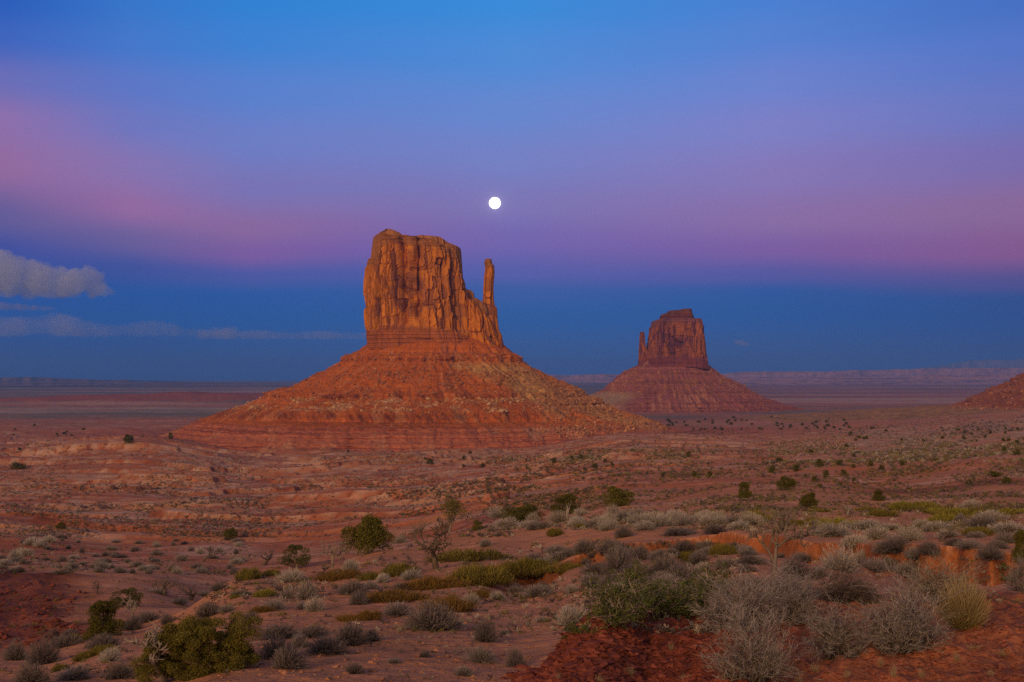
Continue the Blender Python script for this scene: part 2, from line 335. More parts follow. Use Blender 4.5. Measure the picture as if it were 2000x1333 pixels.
def hits(pxs, pys):
    """where the rays through photo pixels meet the land"""
    pxs = np.atleast_1d(np.asarray(pxs, float)); pys = np.atleast_1d(np.asarray(pys, float))
    out = np.full(len(pxs), np.nan); zo = np.zeros(len(pxs))
    j = np.clip(np.searchsorted(dense, (pxs-1000)/F), 0, _nd-1)
    for n in range(len(pxs)):
        m = (HY-pys[n])/F; i = int(np.searchsorted(_GM[:, j[n]], m))
        if i >= len(rows) or i == 0: continue
        a, b = _GS[i-1, j[n]], _GS[i, j[n]]; t = 0.0 if b == a else min(max((m-a)/(b-a), 0), 1)
        out[n] = _GD[i-1, j[n]]*(1-t)+_GD[i, j[n]]*t; zo[n] = _GZ[i-1, j[n]]*(1-t)+_GZ[i, j[n]]*t
    return (pxs-1000)/F*out, out, zo
fc = gridfaces(len(rows), len(ang), True)[:, ::-1]
V = np.stack([gx, gy, gz], 1)
soil = material('desert_soil', None, scales=((0.25, 0.10), (0.9, 0.13), (6.0, 0.17), (40.0, 0.17)), bump=((0.6, 0.22), (2.2, 0.12), (8.0, 0.05), (45.0, 0.012)))
gob = link('ground', mesh_np('ground', V, fc, soil, col, True)); tag(gob, kind='structure')

# ------------------------------------------------------------------ sandstone buttes
rock = material('cliff_sandstone', None, scales=((0.05, 0.16), (0.35, 0.16)), bump=((0.12, 1.6), (0.6, 0.55)), stretch=(1, 1, 0.45))
slope = material('talus_slope', None, scales=((0.05, 0.10), (0.4, 0.22)), bump=((0.15, 1.3), (0.7, 0.45)))
ORG, VAR, BAND, CAP = C3(.50,.182,.022), C3(.17,.062,.042), C3(.25,.080,.036), C3(.26,.12,.055)

def cells(u, v, seed):
    """jittered cells: id hash 0..1 and how near the cell's edge"""
    iu, iv = np.floor(u), np.floor(v); d1 = np.full(np.shape(u), 9.0); d2 = d1.copy(); idh = np.zeros(np.shape(u))
    for a in (-1, 0, 1):
        for b in (-1, 0, 1):
            cu_, cv_ = iu+a, iv+b
            h1 = _h(cu_, cv_, seed)/4294967296.0; h2 = _h(cu_, cv_, seed+1)/4294967296.0
            dd = np.maximum(np.abs(cu_+.15+.7*h1-u)*1.0, np.abs(cv_+.15+.7*h2-v))
            m = dd < d1; d2 = np.where(m, d1, np.minimum(d2, dd)); idh = np.where(m, _h(cu_, cv_, seed+2)/4294967296.0, idh); d1 = np.where(m, dd, d1)
    return idh, d2-d1
def tower(sil, top, D, yc, hd, base_px, cracks=(), seed=1, nu=620, nv=230, p=4.0, band=0.21, caph=0.10, amp=1.0, gain=(1, 1, 1)):
    """a cliff: sil = [(row, left px, right px)], top = [(px, row)] skyline, base_px = [(px,row)]; D distance of its middle"""
    k = (D-0.3*hd)/F; kz = (D-0.75*hd)/F; gain = np.array(gain)      # the rim one sees is the near one
    sil = sorted(sil); zs = np.array([(HY-s[0])*kz for s in sil])[::-1]
    xl = np.array([(s[1]-1000)*k for s in sil])[::-1]; xr = np.array([(s[2]-1000)*k for s in sil])[::-1]
    th = np.linspace(-math.pi, math.pi, nu, endpoint=False)-math.pi/2
    # crowd samples on the front half
    th = th + 0.35*np.cos(th)*0
    cu = np.sign(np.cos(th))*np.abs(np.cos(th))**(2/p); cv = np.sign(np.sin(th))*np.abs(np.sin(th))**(2/p)
    tpx = np.array([t[0] for t in top], float); tz = np.array([(HY-t[1])*kz for t in top])
    bpx = np.array([t[0] for t in base_px], float); bz = np.array([(HY-t[1])*kz for t in base_px])
    v = np.linspace(0, 1, nv); cap = np.linspace(1, 0, 24)[1:]
    rowsV, rowsC = [], []
    wmid = (xl.mean()+xr.mean())/2; whalf = (xr.max()-xl.min())/2
    s = np.unwrap(th)*whalf*1.1
    def ztop(x):
        return np.interp(x/k+1000, tpx, tz)
    x0 = wmid+cu*whalf
    for vi in v:
        zt = ztop(np.clip(x0, *( (tpx[0]-1000)*k, (tpx[-1]-1000)*k)))
        zb = np.interp(x0/k+1000, bpx, bz)
        z = zb+(zt-zb)*vi
        L_ = np.interp(z, zs, xl); R__ = np.interp(z, zs, xr)
        cx = (L_+R__)/2; a = (R__-L_)/2
        nx = cu*a/ (np.hypot(cu*a, cv*hd)+1e-9); ny = cv*hd/(np.hypot(cu*a, cv*hd)+1e-9)
        X_ = cx+cu*a
        wz = 2.2*perlin(z/22, s*0+seed, seed+3)
        q = s+wz
        rid = np.abs(perlin(q/17, z/260, seed+5)); rid2 = np.abs(perlin(q/6.5, z/90, seed+6)); 
        pan = perlin(q/13, z/42, seed+7)+0.5*perlin(q/6, z/20, seed+8)
        pq = np.floor(pan*3.2)/3.2
        zw_ = z+3.0*perlin(q/9, z/25, seed+21); qw = q+1.2*perlin(q/8, z/18, seed+22)
        ca, ea = cells(qw/17, zw_/48, seed+60); cb, eb_ = cells(qw/6.5, zw_/15, seed+64)
        dsp = -4.0*np.exp(-(rid/0.05)**2) - 0.8*np.exp(-(rid2/0.05)**2) + 1.0*pq + 7.0*(ca-.5) + 3.2*(cb-.5) - 2.2*np.exp(-(ea/.03)**2) - 0.9*np.exp(-(eb_/.05)**2) + 3.5*perlin(q/38, z/300, seed+9) + 0.4*fbm(q/3, z/7, 3, seed+10)
        frontness = ss(-cv, 0.2, 0.7)
        for c in cracks:   # (px top, px bottom, depth m, width m, v from, v to)
            xc = ((c[0]+(c[1]-c[0])*(1-vi))-1000)*k + 1.0*perlin(z/14, z*0+c[0], seed+30)
            dsp = dsp - 1.35*c[2]*frontness*np.exp(-((X_-xc)/c[3])**2)*ss(vi, c[4]-0.05, c[4]+0.05)*(1-ss(vi, c[5]-0.05, c[5]+0.05))
        bm = 1-ss(vi, band*0.85, band*1.1)
        lay = perlin(z/2.1, s*0.004+2, seed+12)+0.6*perlin(z/0.8, s*0.01, seed+13)
        dsp = dsp*(1-0.72*bm) + bm*(1.2+0.9*lay+0.8*perlin(s/4, z/8, seed+14))
        cm = ss(vi, 1-caph*1.2, 1-caph*0.8)
        dsp = dsp*(1-0.5*cm) + cm*(1.0*lay - 4.5*ss(vi, 1-caph*0.35, 1.0))
        dsp = dsp*amp
        sidef = 0.35+0.65*np.abs(cv)**1.2      # keep the skyline edges where they are
        dsp = dsp*sidef
        rowsV.append(np.stack([X_+nx*dsp, yc+cv*hd+ny*dsp, z], 1))
        # colour: rock varnish on old faces, orange where panels broke away, banded red base
        fresh = ss(perlin(q/9, z/30, seed+15)*0.8-pq*0.9+0.5*perlin(q/4, z/14, seed+16), -0.02, 0.45)
        strk = perlin(q/2.2, z/45, seed+17)
        c_ = lerp3(np.broadcast_to(VAR, (nu, 3)), np.broadcast_to(ORG, (nu, 3)), np.clip(0.10+0.50*fresh+0.34*strk+0.80*(ss(ca, .45, .7)*.55+ss(cb, .55, .75)*.6), 0, 1))
        c_ = lerp3(c_, BAND*(1+0.35*lay[:, None]), bm*0.85)
        c_ = lerp3(c_, CAP*(1+0.3*lay[:, None]), cm*0.7)
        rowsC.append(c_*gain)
    lastV, lastC = rowsV[-1], rowsC[-1]
    ctr = np.array([lastV[:, 0].mean(), yc])
    for sc_ in cap:
        xy = ctr + (lastV[:, :2]-ctr)*np.array([sc_, sc_])
        zt = ztop(np.clip(xy[:, 0], (tpx[0]-1000)*k, (tpx[-1]-1000)*k)) + 1.2*fbm(xy[:, 0]/7, xy[:, 1]/7, 2, seed+20)*(1-sc_**6)
        rowsV.append(np.stack([xy[:, 0], xy[:, 1], zt], 1)); rowsC.append(lastC*0+CAP*gain)
    Vv = np.concatenate(rowsV); Cc = np.clip(np.concatenate(rowsC), 0.008, 0.8)
    return Vv, gridfaces(len(rowsV), nu, True), Cc

def talus(prof, cx, cyy, seed, nu=720, sub=14, paint=None, rough=1.0, ledges=()):
    """prof rows: (z, front r, left r, right r); steep pairs are ledges"""
    P = np.array(prof, float); th = np.linspace(-math.pi, math.pi, nu, endpoint=False)-math.pi/2
    t = np.linspace(0, len(P)-1, (len(P)-1)*sub+1)
    I = [np.interp(t, np.arange(len(P)), P[:, i]) for i in range(4)]
    T, TH = np.meshgrid(np.arange(len(t)), th, indexing='ij')
    z = I[0][T]; rf, rl, rr = I[1][T], I[2][T], I[3][T]
    c, s = np.cos(TH), np.sin(TH)
    rx = np.where(c < 0, rl, rr); ry = np.where(s < 0, rf, (rl+rr)/2)
    r = 1/np.sqrt((c/rx)**2+(s/ry)**2)
    ax = r*TH
    led = np.zeros_like(z); zw = z+1.6*perlin(ax/60, z*0+1, seed+40)
    for zl, hh, a0, a1 in ledges:
        pres = 0.45+0.55*ss(perlin(TH*9, z*0+zl, seed+41), -0.35, 0.1)
        led = np.maximum(led, pres*np.exp(-((zw-zl)/hh)**2)*np.clip(1-a1*ss(c, 0.35, 0.7), 0, 1)*(ss(c, .6, .8) if a0 else 1))
    gul = perlin(TH*14+0.02*z, z/60, seed+42)
    low = ss(t, 0.5, 2)[T]
    dr = rough*low*(6.5*gul*(.35+.65*ss(-z, -30, 45)) + 5.0*perlin(r*c/95, (r*s-z)/95, seed+47) + 5.5*perlin(r*c/45, (r*s-z)/45, seed+43) + 3.8*fbm(r*c/12, (r*s-z)/12, 3, seed+44))
    dr = dr*(1-0.55*np.clip(led, 0, 1)) + np.clip(led, 0, 1)*(1.8+1.8*perlin(ax/7, z/30, seed+45))
    r = r+dr
    Vx = cx+r*c; Vy = cyy+r*s
    zz = z + rough*low*1.5*fbm(r*c/8, (r*s-z)/8, 3, seed+46)
    V_ = np.stack([Vx.ravel(), Vy.ravel(), zz.ravel()], 1)
    C_ = paint(z, TH, ax, r, led, c, s, t[T])
    return V_, gridfaces(len(t), nu, True)[:, ::-1], np.clip(C_.reshape(-1, 3), 0.008, 0.8)

# --- the near butte
DW = 1400.0
wb = thing('sandstone_butte', 'near orange sandstone butte, broad and flat-topped, with a rock thumb at its right', 'butte', (-94.5, DW, -74))
def part(name, vfc, mat, root, smooth=False):
    V_, f_, c_ = vfc
    V_ = np.asarray(V_) - np.array(root.location[:])
    return link(name, mesh_np(name, V_, f_, mat, c_, smooth), root)
sil = [(449,752,775),(456,735,790),(470,729,884),(480,727,897),(497,723,903),(510,720,905),(545,716,905),(575,715,908),(590,717,908),(640,718,914),(668,719,925),(690,719,930)]
top = [(715,500),(722,497),(726,478),(731,463),(740,457),(754,452),(758,448.5),(768,448.5),(774,451),(780,453),(787,457),(789,461),(797,460),(806,463),(815,462),(826,460),(845,462),(860,463),(868,467),(876,473),(890,478),(899,481),(903,490),(906,520),(915,560)]
base = [(700,682),(745,682),(800,685),(860,690),(930,700)]
cr = [(744,740,7.5,2.2,0.1,0.97),(772,782,3.5,1.8,0.1,0.8),(787,797,7.0,2.6,0.12,1.0),(797,800,4.5,1.8,0.25,0.9),(811,814,4,1.8,.3,.8),(824,822,9.0,3.0,0.3,1.0),(841,846,2.8,1.4,0.1,.75),(866,880,3.5,1.6,0.1,.8),(884,893,4.5,1.8,0.2,.95),(893,902,3.2,1.5,0.15,.8)]
part('cliff', tower(sil, top, DW, DW, 52, base, cr, seed=101, nu=900, nv=330), rock, wb)
sil2 = [(567,912,920),(572,908,926),(580,906,935),(590,904,941),(610,902,952),(640,901,963),(670,902,972),(690,904,980)]
top2 = [(895,600),(903,590),(906,575),(910,572),(913,567),(921,568),(925,572),(927,583),(932,584),(938,588),(944,592),(950,600),(972,640)]
base2 = [(890,698),(985,704)]
part('shoulder', tower(sil2, top2, DW, DW-8, 27, base2, [(916,914,3,1.3,0,.9),(929,938,3.5,1.5,0,.95),(921,926,2,1,0,.8),(944,950,3,1.4,0,.9)], seed=202, nu=420, nv=200, band=0.24, caph=0.05, amp=0.75), rock, wb)
sil3 = [(507,948,961),(512,946.5,962),(517,946,962),(520,947.5,965.5),(530,947,966),(545,945,965.2),(560,944,964.5),(585,943.5,964.8),(598,943,967),(602,943,970.5),(625,946,972.5),(645,949,974.5),(653,950,979),(662,951,981),(675,953,983.5),(690,955,985)]
top3 = [(944,510),(948,507.5),(961,507.5),(964,509),(985,512)]
part('spire', tower(sil3, top3, DW, DW-10, 15, [(940,704),(990,704)], [(957,960,1.6,1.0,0,.45)], seed=303, nu=260, nv=260, band=0.22, caph=0.08, amp=0.42, gain=(0.95, .95, .95)), rock, wb)
def paint_w(z, TH, ax, r, led, c, s, t):
    soil_, dark, pale, tan = C3(.41,.108,.020), C3(.11,.030,.014), C3(.50,.33,.19), C3(.34,.195,.075)
    shp = z.shape+(3,)
    strat = perlin(z/1.1, ax/260, 501)+0.6*perlin(z/0.45, ax/150, 502)
    o = lerp3(np.broadcast_to(soil_, shp), np.broadcast_to(soil_*0.72, shp), ss(strat, 0.0, 0.5)*0.7)
    qx, qy = r*c, r*s-z; rub = fbm(qx/5, qy/5, 3, 503); big = fbm(qx/55, qy/40, 2, 504)
    upper = ss(z, -8, 3)
    o = lerp3(o, np.broadcast_to(C3(.23,.085,.05), shp), 0.6*ss(rub+0.5*big, 0.25, 0.55)*ss(z, -19, -5))
    o = lerp3(o, np.broadcast_to(pale, shp), 0.8*ss(0.7*rub+1.1*big, 0.2, 0.6)*ss(z, -37, -33)*(1-ss(z, -23, -20)))
    # tan scree fan on the right flank
    fan = ss(c+0.22*big+0.006*(z-0), 0.38, 0.62)*(1-ss(z, 12, 24))*ss(z, -58, -48)*(s < 0.55)
    fan = fan*(1-ss(c, 0.9, 0.97)*0.6)
    o = lerp3(o, np.broadcast_to(tan, shp)*(1+0.5*rub[..., None]), fan*0.85)
    o = lerp3(o, np.broadcast_to(dark, shp), np.clip(np.clip(led, 0, 1)*(1-0.8*fan)*(0.8+0.7*perlin(ax/5, z/30, 505)), 0, 1))
    lowz = 1-ss(z, -52, -48)
    o = lerp3(o, lerp3(np.broadcast_to(C3(.34,.115,.065), shp), np.broadcast_to(C3(.20,.056,.036), shp), ss(perlin(z/1.5, ax/400, 506)+0.35*rub, 0.0, 0.35)), lowz*0.9)
    o = lerp3(o, np.broadcast_to(C3(.38,.20,.12), shp), lowz*0.6*ss(big+0.3*rub, 0.1, 0.5))
    chute = perlin(TH*20+0.015*z+0.4*big, z/90, 508)+.5*perlin(TH*47, z/60, 509)
    o = lerp3(o, np.broadcast_to(C3(.44,.24,.13), shp), .24*ss(chute+.5*rub, .15, .6)*ss(z, -50, -44)*(1-ss(z, 28, 36)))
    o = lerp3(o, np.broadcast_to(C3(.25,.075,.028), shp), .45*ss(-chute+.4*rub, .15, .6)*ss(z, -50, -44))
    return o*(1+0.18*rub[..., None])
profW = [(52,40,74,76),(41,55,85,86),(31,64,98,98),(26.5,75,112,107),(20.5,77,114,109),(8,100,138,129),(-2,116,157,147),(-10,130,171,165),(-16.5,148,205,178),(-22.5,151,209,187),(-25,162,214,202),(-31,188,227,205),(-34,201,234,214),(-37,205,246,219),(-46,209,268,250),(-50,258,282,262),(-53,262,288,269),(-56,271,296,277),(-60,275,304,286),(-64,285,316,298),(-67,288,326,308),(-74,302,352,334),(-84,330,390,380)]
part('talus_slope', talus(profW, -94.5, DW, 11, nu=1500, sub=12, paint=paint_w, ledges=[(23,2.3,0,.6),(-19.5,2.8,0,.6),(-28,2.4,.5,-.5),(-40.5,5.4,0,1.0),(-51.5,1.3,0,.9),(-58,1.6,0,.9),(-65.5,1.4,0,.9)]), slope, wb)

# --- the far butte
DE = 2700.0
eb = thing('sandstone_butte', 'far purple-red sandstone butte with a rock thumb on its left side', 'butte', (383, DE, -76))
HAZE_TINT = (0.58, 0.52, 1.35)  # purple of distant haze put into the far cliff's rock colour
silE = [(621,1290,1362),(623,1276,1373),(630,1274,1374),(640,1271,1375),(660,1269,1376.5),(680,1267,1378),(700,1266,1381),(720,1266,1383)]
topE = [(1262,640),(1272,630),(1277,626),(1284,624),(1290,622),(1362,622),(1373,623),(1376,628),(1390,640)]
part('cliff', tower(silE, topE, DE, DE, 58, [(1260,718),(1300,716),(1345,717),(1390,724)], [(1314,1314,5,2.4,0,.85),(1356,1357,7,2.2,0,1),(1327,1334,3,2,.2,.7),(1300,1302,4,2,0,.8),(1290,1286,3,2,0,.8)], seed=404, nu=620, nv=200, gain=HAZE_TINT, amp=1.1), rock, eb)
silC = [(603,1322,1351),(606,1306,1352),(612,1293,1354),(617,1291,1355),(625,1290,1355)]
topC = [(1286,618),(1291,614),(1305,611),(1307,607),(1322,606),(1335,603.5),(1349,603),(1352,607),(1358,614)]
part('cap_rock', tower(silC, topC, DE, DE, 34, [(1280,629),(1360,629)], [], seed=505, nu=300, nv=60, gain=(.46, .42, .75), band=0.7, caph=0.3, amp=0.8), rock, eb)  # gain carries the same painted haze purple
silS = [(648,1251.5,1255.5),(652,1250,1257),(668,1249.5,1257),(674,1249,1258),(680,1248.5,1264),(690,1248,1267),(705,1247,1269),(720,1246,1272)]
topS = [(1247,652),(1250,649),(1255,648),(1257,651),(1262,677),(1268,684),(1272,690)]
part('spire', tower(silS, [(1247,652),(1251,648.5),(1256,648.5),(1258,652),(1260,676),(1265,682),(1272,690)], DE, DE-5, 13, [(1240,724),(1275,722)], [], seed=606, nu=200, nv=130, gain=HAZE_TINT, band=0.3, caph=0.05, amp=0.35), rock, eb)
def paint_e(z, TH, ax, r, led, c, s, t):
    shp = z.shape+(3,); qx, qy = r*c, r*s-z; rub = fbm(qx/8, qy/8, 3, 603); big = fbm(qx/70, qy/50, 3, 604)
    strat = perlin(z/1.6, ax/350, 601)+0.5*perlin(z/0.7, ax/200, 602)
    o = lerp3(np.broadcast_to(C3(.245,.085,.072), shp), np.broadcast_to(C3(.15,.050,.047), shp), ss(strat, -.05, .45)*0.8)  # talus colours also pushed to mauve for haze
    o = lerp3(o, np.broadcast_to(C3(.36,.17,.11), shp), 0.55*ss(rub+big, .2, .7))
    o = lerp3(o, np.broadcast_to(C3(.15,.05,.038), shp), np.clip(led, 0, 1)*0.75)
    o = lerp3(o, np.broadcast_to(C3(.27,.19,.13), shp), 0.8*ss(-c, .55, .8)*(1-ss(z, -36, -26))*(s < .6))
    return o*(1+0.15*rub[..., None])
profE = [(46,36,66,66),(33,54,82,82),(16,72,112,103),(10,80,120,112),(-2,97,138,134),(-8,106,143,142),(-13,113,156,152),(-20,122,162,164),(-30,136,171,182),(-33,138,176,190),(-46,158,214,214),(-55,172,262,240),(-58,174,275,246),(-65,182,300,276),(-68,185,310,285),(-76,198,340,318),(-90,230,400,380)]
part('talus_slope', talus(profE, 383, DE, 22, nu=1100, sub=9, paint=paint_e, rough=1.25, ledges=[(13,2,0,.3),(-10,2.2,0,.5),(-31,2.6,0,.2),(-56,1.6,0,.3),(-66,1.4,0,.3),(-72,1.2,0,.3)]), slope, eb)

# --- foot of the third butte at the right edge
rb = thing('sandstone_butte', 'dark rocky butte flank rising at the right edge of the valley', 'butte', (1052, 1900, -70))
def paint_r(z, TH, ax, r, led, c, s, t):
    shp = z.shape+(3,); qx, qy = r*c, r*s-z; rub = fbm(qx/7, qy/7, 3, 703); big = fbm(qx/60, qy/50, 3, 704)
    o = lerp3(np.broadcast_to(C3(.20,.068,.036), shp), np.broadcast_to(C3(.13,.045,.028), shp), ss(big+.5*rub, -.1, .4))
    o = lerp3(o, np.broadcast_to(C3(.30,.15,.085), shp), 0.6*ss(rub, .2, .6))
    o = lerp3(o, np.broadcast_to(C3(.20,.13,.085), shp), 0.75*(1-ss(z, -52, -44)))
    o = lerp3(o, np.broadcast_to(C3(.13,.045,.03), shp), np.clip(led, 0, 1)*.7)
    return o*(1+.2*rub[..., None])
profR = [(75,60,80,80),(60,90,105,105),(40,118,140,140),(12,150,172,172),(-1,175,194,194),(-7,182,199,199),(-20,213,232,232),(-25,221,238,238),(-35,250,258,258),(-48,285,286,286),(-52,330,350,350),(-58,390,430,430),(-66,470,540,540),(-78,600,700,700)]
part('talus_slope', talus(profR, 1052, 1900, 33, nu=1100, sub=9, paint=paint_r, rough=2.2, ledges=[(-4,2.5,0,0),(-22.5,2.4,0,0)]), slope, rb)
k19 = 1900/F
part('cliff', tower([(380,2140,2320),(560,2135,2326),(690,2130,2330)], [(2130,390),(2160,380),(2290,384),(2330,395)], 1900, 1900, 60, [(2100,690),(2360,690)], [], seed=808, nu=300, nv=110), rock, rb)

# ------------------------------------------------------------------ far mesas along the horizon
def mesa(name, pts, d0, d1, zfoot, seed, tint, rise=0.45):
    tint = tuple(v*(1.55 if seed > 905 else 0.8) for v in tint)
    pxs = np.linspace(pts[0][0], pts[-1][0], int((pts[-1][0]-pts[0][0])/1.6)); tt = np.linspace(0, 1, 60)
    PX, T = np.meshgrid(pxs, tt, indexing='ij')
    ztop_ = (HY-np.interp(PX, [p[0] for p in pts], [p[1] for p in pts]))/F*d1
    wobd = 0.16*fbm(PX/60, PX*0, 2, seed)+0.035*perlin(PX/17, PX*0, seed+1)
    tw = T+wobd
    cl = ss(tw, rise, rise+0.12)*0.5 + ss(tw, rise-0.3, rise+0.02)*0.36 + ss(tw, 0.0, rise)*0.14
    z = zfoot+(ztop_-zfoot)*cl + (ztop_-zfoot)*0.02*fbm(PX/40, T*6, 3, seed+2)
    z = np.where(T >= 0.999, zfoot, z)
    dd = d0+(d1*1.05-d0)*T
    V_ = np.stack([((PX-1000)/F*dd).ravel(), dd.ravel(), z.ravel()], 1)
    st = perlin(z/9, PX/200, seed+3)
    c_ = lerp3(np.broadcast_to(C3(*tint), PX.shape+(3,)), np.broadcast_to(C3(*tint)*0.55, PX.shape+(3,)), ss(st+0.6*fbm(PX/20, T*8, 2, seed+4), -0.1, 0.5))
    o = link(name, mesh_np(name, V_, gridfaces(*PX.shape), slope, c_.reshape(-1, 3), False)); return tag(o, kind='structure')
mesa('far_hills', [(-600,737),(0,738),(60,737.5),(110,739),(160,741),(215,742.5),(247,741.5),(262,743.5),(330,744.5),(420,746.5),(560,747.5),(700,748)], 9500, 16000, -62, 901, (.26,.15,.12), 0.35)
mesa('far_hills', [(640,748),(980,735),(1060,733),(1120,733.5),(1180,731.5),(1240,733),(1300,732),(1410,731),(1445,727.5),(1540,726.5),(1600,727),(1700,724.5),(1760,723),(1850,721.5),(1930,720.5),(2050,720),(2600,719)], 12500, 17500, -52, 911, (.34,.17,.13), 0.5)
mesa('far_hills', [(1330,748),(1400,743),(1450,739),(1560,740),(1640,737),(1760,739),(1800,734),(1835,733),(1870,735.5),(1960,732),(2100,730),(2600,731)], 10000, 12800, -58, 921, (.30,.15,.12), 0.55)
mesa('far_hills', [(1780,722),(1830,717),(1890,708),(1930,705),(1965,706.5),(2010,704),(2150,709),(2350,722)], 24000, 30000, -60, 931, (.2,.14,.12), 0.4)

# ------------------------------------------------------------------ moon and clouds
def emis(name, c, s):
    m = bpy.data.materials.new(name); m.use_nodes = True; n = m.node_tree.nodes; n.clear()
    e = n.new('ShaderNodeEmission'); e.inputs[0].default_value = (*c, 1); e.inputs[1].default_value = s
    o = n.new('ShaderNodeOutputMaterial'); m.node_tree.links.new(e.outputs[0], o.inputs[0]); return m
DM = 250000.0
u = np.linspace(0, math.pi, 33); w = np.linspace(0, 2*math.pi, 64, endpoint=False); U, W = np.meshgrid(u, w, indexing='ij')
Rm = 11.3/F*DM
mv = np.stack([np.sin(U)*np.cos(W), np.sin(U)*np.sin(W), np.cos(U)], -1).reshape(-1, 3)*Rm
mo = link('full_moon', mesh_np('full_moon', mv, gridfaces(33, 64, True), emis('moonlit_disc', (1, .97, .92), 3.0), None, True))
mo.location = ((966.5-1000)/F*DM, DM, (HY-397)/F*DM); tag(mo, 'bright white full moon hanging in the pink dusk sky above the thumb of rock', 'moon')

def cloud(name, label, puffs, base_row, D, dens, dusk_tint, voxel, rough, seed, squash=1.0):
    """a cloud: billows (px, row, radius px) heaped on a flat base, filled with even vapour"""
    k = D/F; R = np.random.default_rng(seed); Vs, Fs, o = [], [], 0
    U2, W2 = np.meshgrid(np.linspace(0, math.pi, 13), np.linspace(0, 2*math.pi, 24, endpoint=False), indexing='ij')
    sph = np.stack([np.sin(U2)*np.cos(W2), np.sin(U2)*np.sin(W2), np.cos(U2)], -1).reshape(-1, 3); sf = gridfaces(13, 24, True)[:, ::-1]
    px0 = np.mean([p[0] for p in puffs]); zb = (HY-base_row)*k
    lst = list(puffs)
    g_ = 1.32 if squash == 1.0 else 1.95
    puffs = lst = [(a, b, c*g_) for a, b, c in puffs]; lst = list(lst)
    for p_ in puffs:
        for _ in range(5):
            a_ = R.uniform(0, 6.28); lst.append((p_[0]+math.cos(a_)*p_[2]*.8, p_[1]-abs(math.sin(a_))*p_[2]*.55*squash, p_[2]*R.uniform(.3, .55)))
    for q in lst:
        c_ = np.array([(q[0]-px0)*k, R.uniform(-1, 1)*q[2]*k*.6, (HY-q[1])*k-zb]); v_ = sph*q[2]*k*np.array([1, 1, squash])+c_
        v_[:, 2] = np.maximum(v_[:, 2], 0)+np.minimum(v_[:, 2], 0)*.08
        Vs.append(v_); Fs.append(sf+o); o += len(v_)
    m = bpy.data.materials.new(name+'_vapour'); m.use_nodes = True; n = m.node_tree.nodes; n.clear()
    pv = n.new('ShaderNodeVolumePrincipled'); pv.inputs['Color'].default_value = (*dusk_tint, 1); pv.inputs['Density'].default_value = dens  # blue tint offsets the warm sun: dusk light put into the vapour colour
    ou = n.new('ShaderNodeOutputMaterial'); m.node_tree.links.new(pv.outputs[0], ou.inputs['Volume'])
    ob = link(name, mesh_np(name, np.concatenate(Vs), np.concatenate(Fs), m)); ob.location = ((px0-1000)*k, D, zb)
    rm = ob.modifiers.new('union', 'REMESH'); rm.mode = 'VOXEL'; rm.voxel_size = voxel*k
    for j, (sz, st) in enumerate(((rough*3.2, rough*1.5), (rough, rough*.8), (rough*.4, rough*.45))):
        tx = bpy.data.textures.new('billow', 'CLOUDS'); tx.noise_scale = sz*k; tx.noise_depth = 2
        dm = ob.modifiers.new('billow', 'DISPLACE'); dm.texture = tx; dm.strength = st*k*1.6; dm.texture_coords = 'LOCAL'; dm.mid_level = .55
    return tag(ob, label, 'cloud')
cloud('cumulus_cloud', 'puffy lavender cumulus cloud at the left edge of the sky', [(-170,545,40),(-130,535,42),(-90,548,36),(-50,535,40),(-15,530,34),(10,515,22),(22,540,32),(55,545,30),(82,548,28),(108,552,26),(132,556,23),(154,550,21),(172,543,19),(180,558,18),(200,566,11),(216,570,7),(228,573,4)], 583, 48000, 0.0012, (.66, .76, 1.0), 2.2, 7, 3)
cloud('stratus_cloud', 'low bank of cloud with a bumpy pale top, at the left edge above the horizon', [(x_, 642-4*math.sin(x_/37.)-9*math.exp(-((x_-112)/35.)**2)+.018*max(x_, 0), 13+2.2*math.sin(x_/23.+1)+5*math.exp(-((x_-112)/40.)**2)-.011*max(x_, 0)) for x_ in range(-400, 460, 17)], 658, 60000, 0.00026, (.70, .77, 1.0), 2.0, 5, 9, .8)
cloud('stratus_cloud', 'thin streak of cloud tapering behind the left side of the near butte', [(x_, 655+.012*(x_-400), 6.5+1.2*math.sin(x_/19.)+4*math.exp(-((x_-440)/16.)**2)) for x_ in range(395, 790, 11)], 663, 60000, 0.00045, (.70, .77, 1.0), 1.3, 3, 12, .8)
cloud('stratus_cloud', 'thin dark cloud wisp just under the puffy cumulus', [(x_, 599+.05*x_, 7-.03*abs(x_)) for x_ in range(-100, 105, 10)], 607, 60000, 0.0009, (.45, .54, .95), 1.4, 3, 5, .7)
cloud('cloud_wisp', 'tiny pale cloud wisp to the right of the far butte', [(1441,668,4),(1447,670,5),(1454,673,4),(1460,674,2.5)], 678, 60000, 0.0010, (.7, .72, .95), .8, 2, 6, .6)
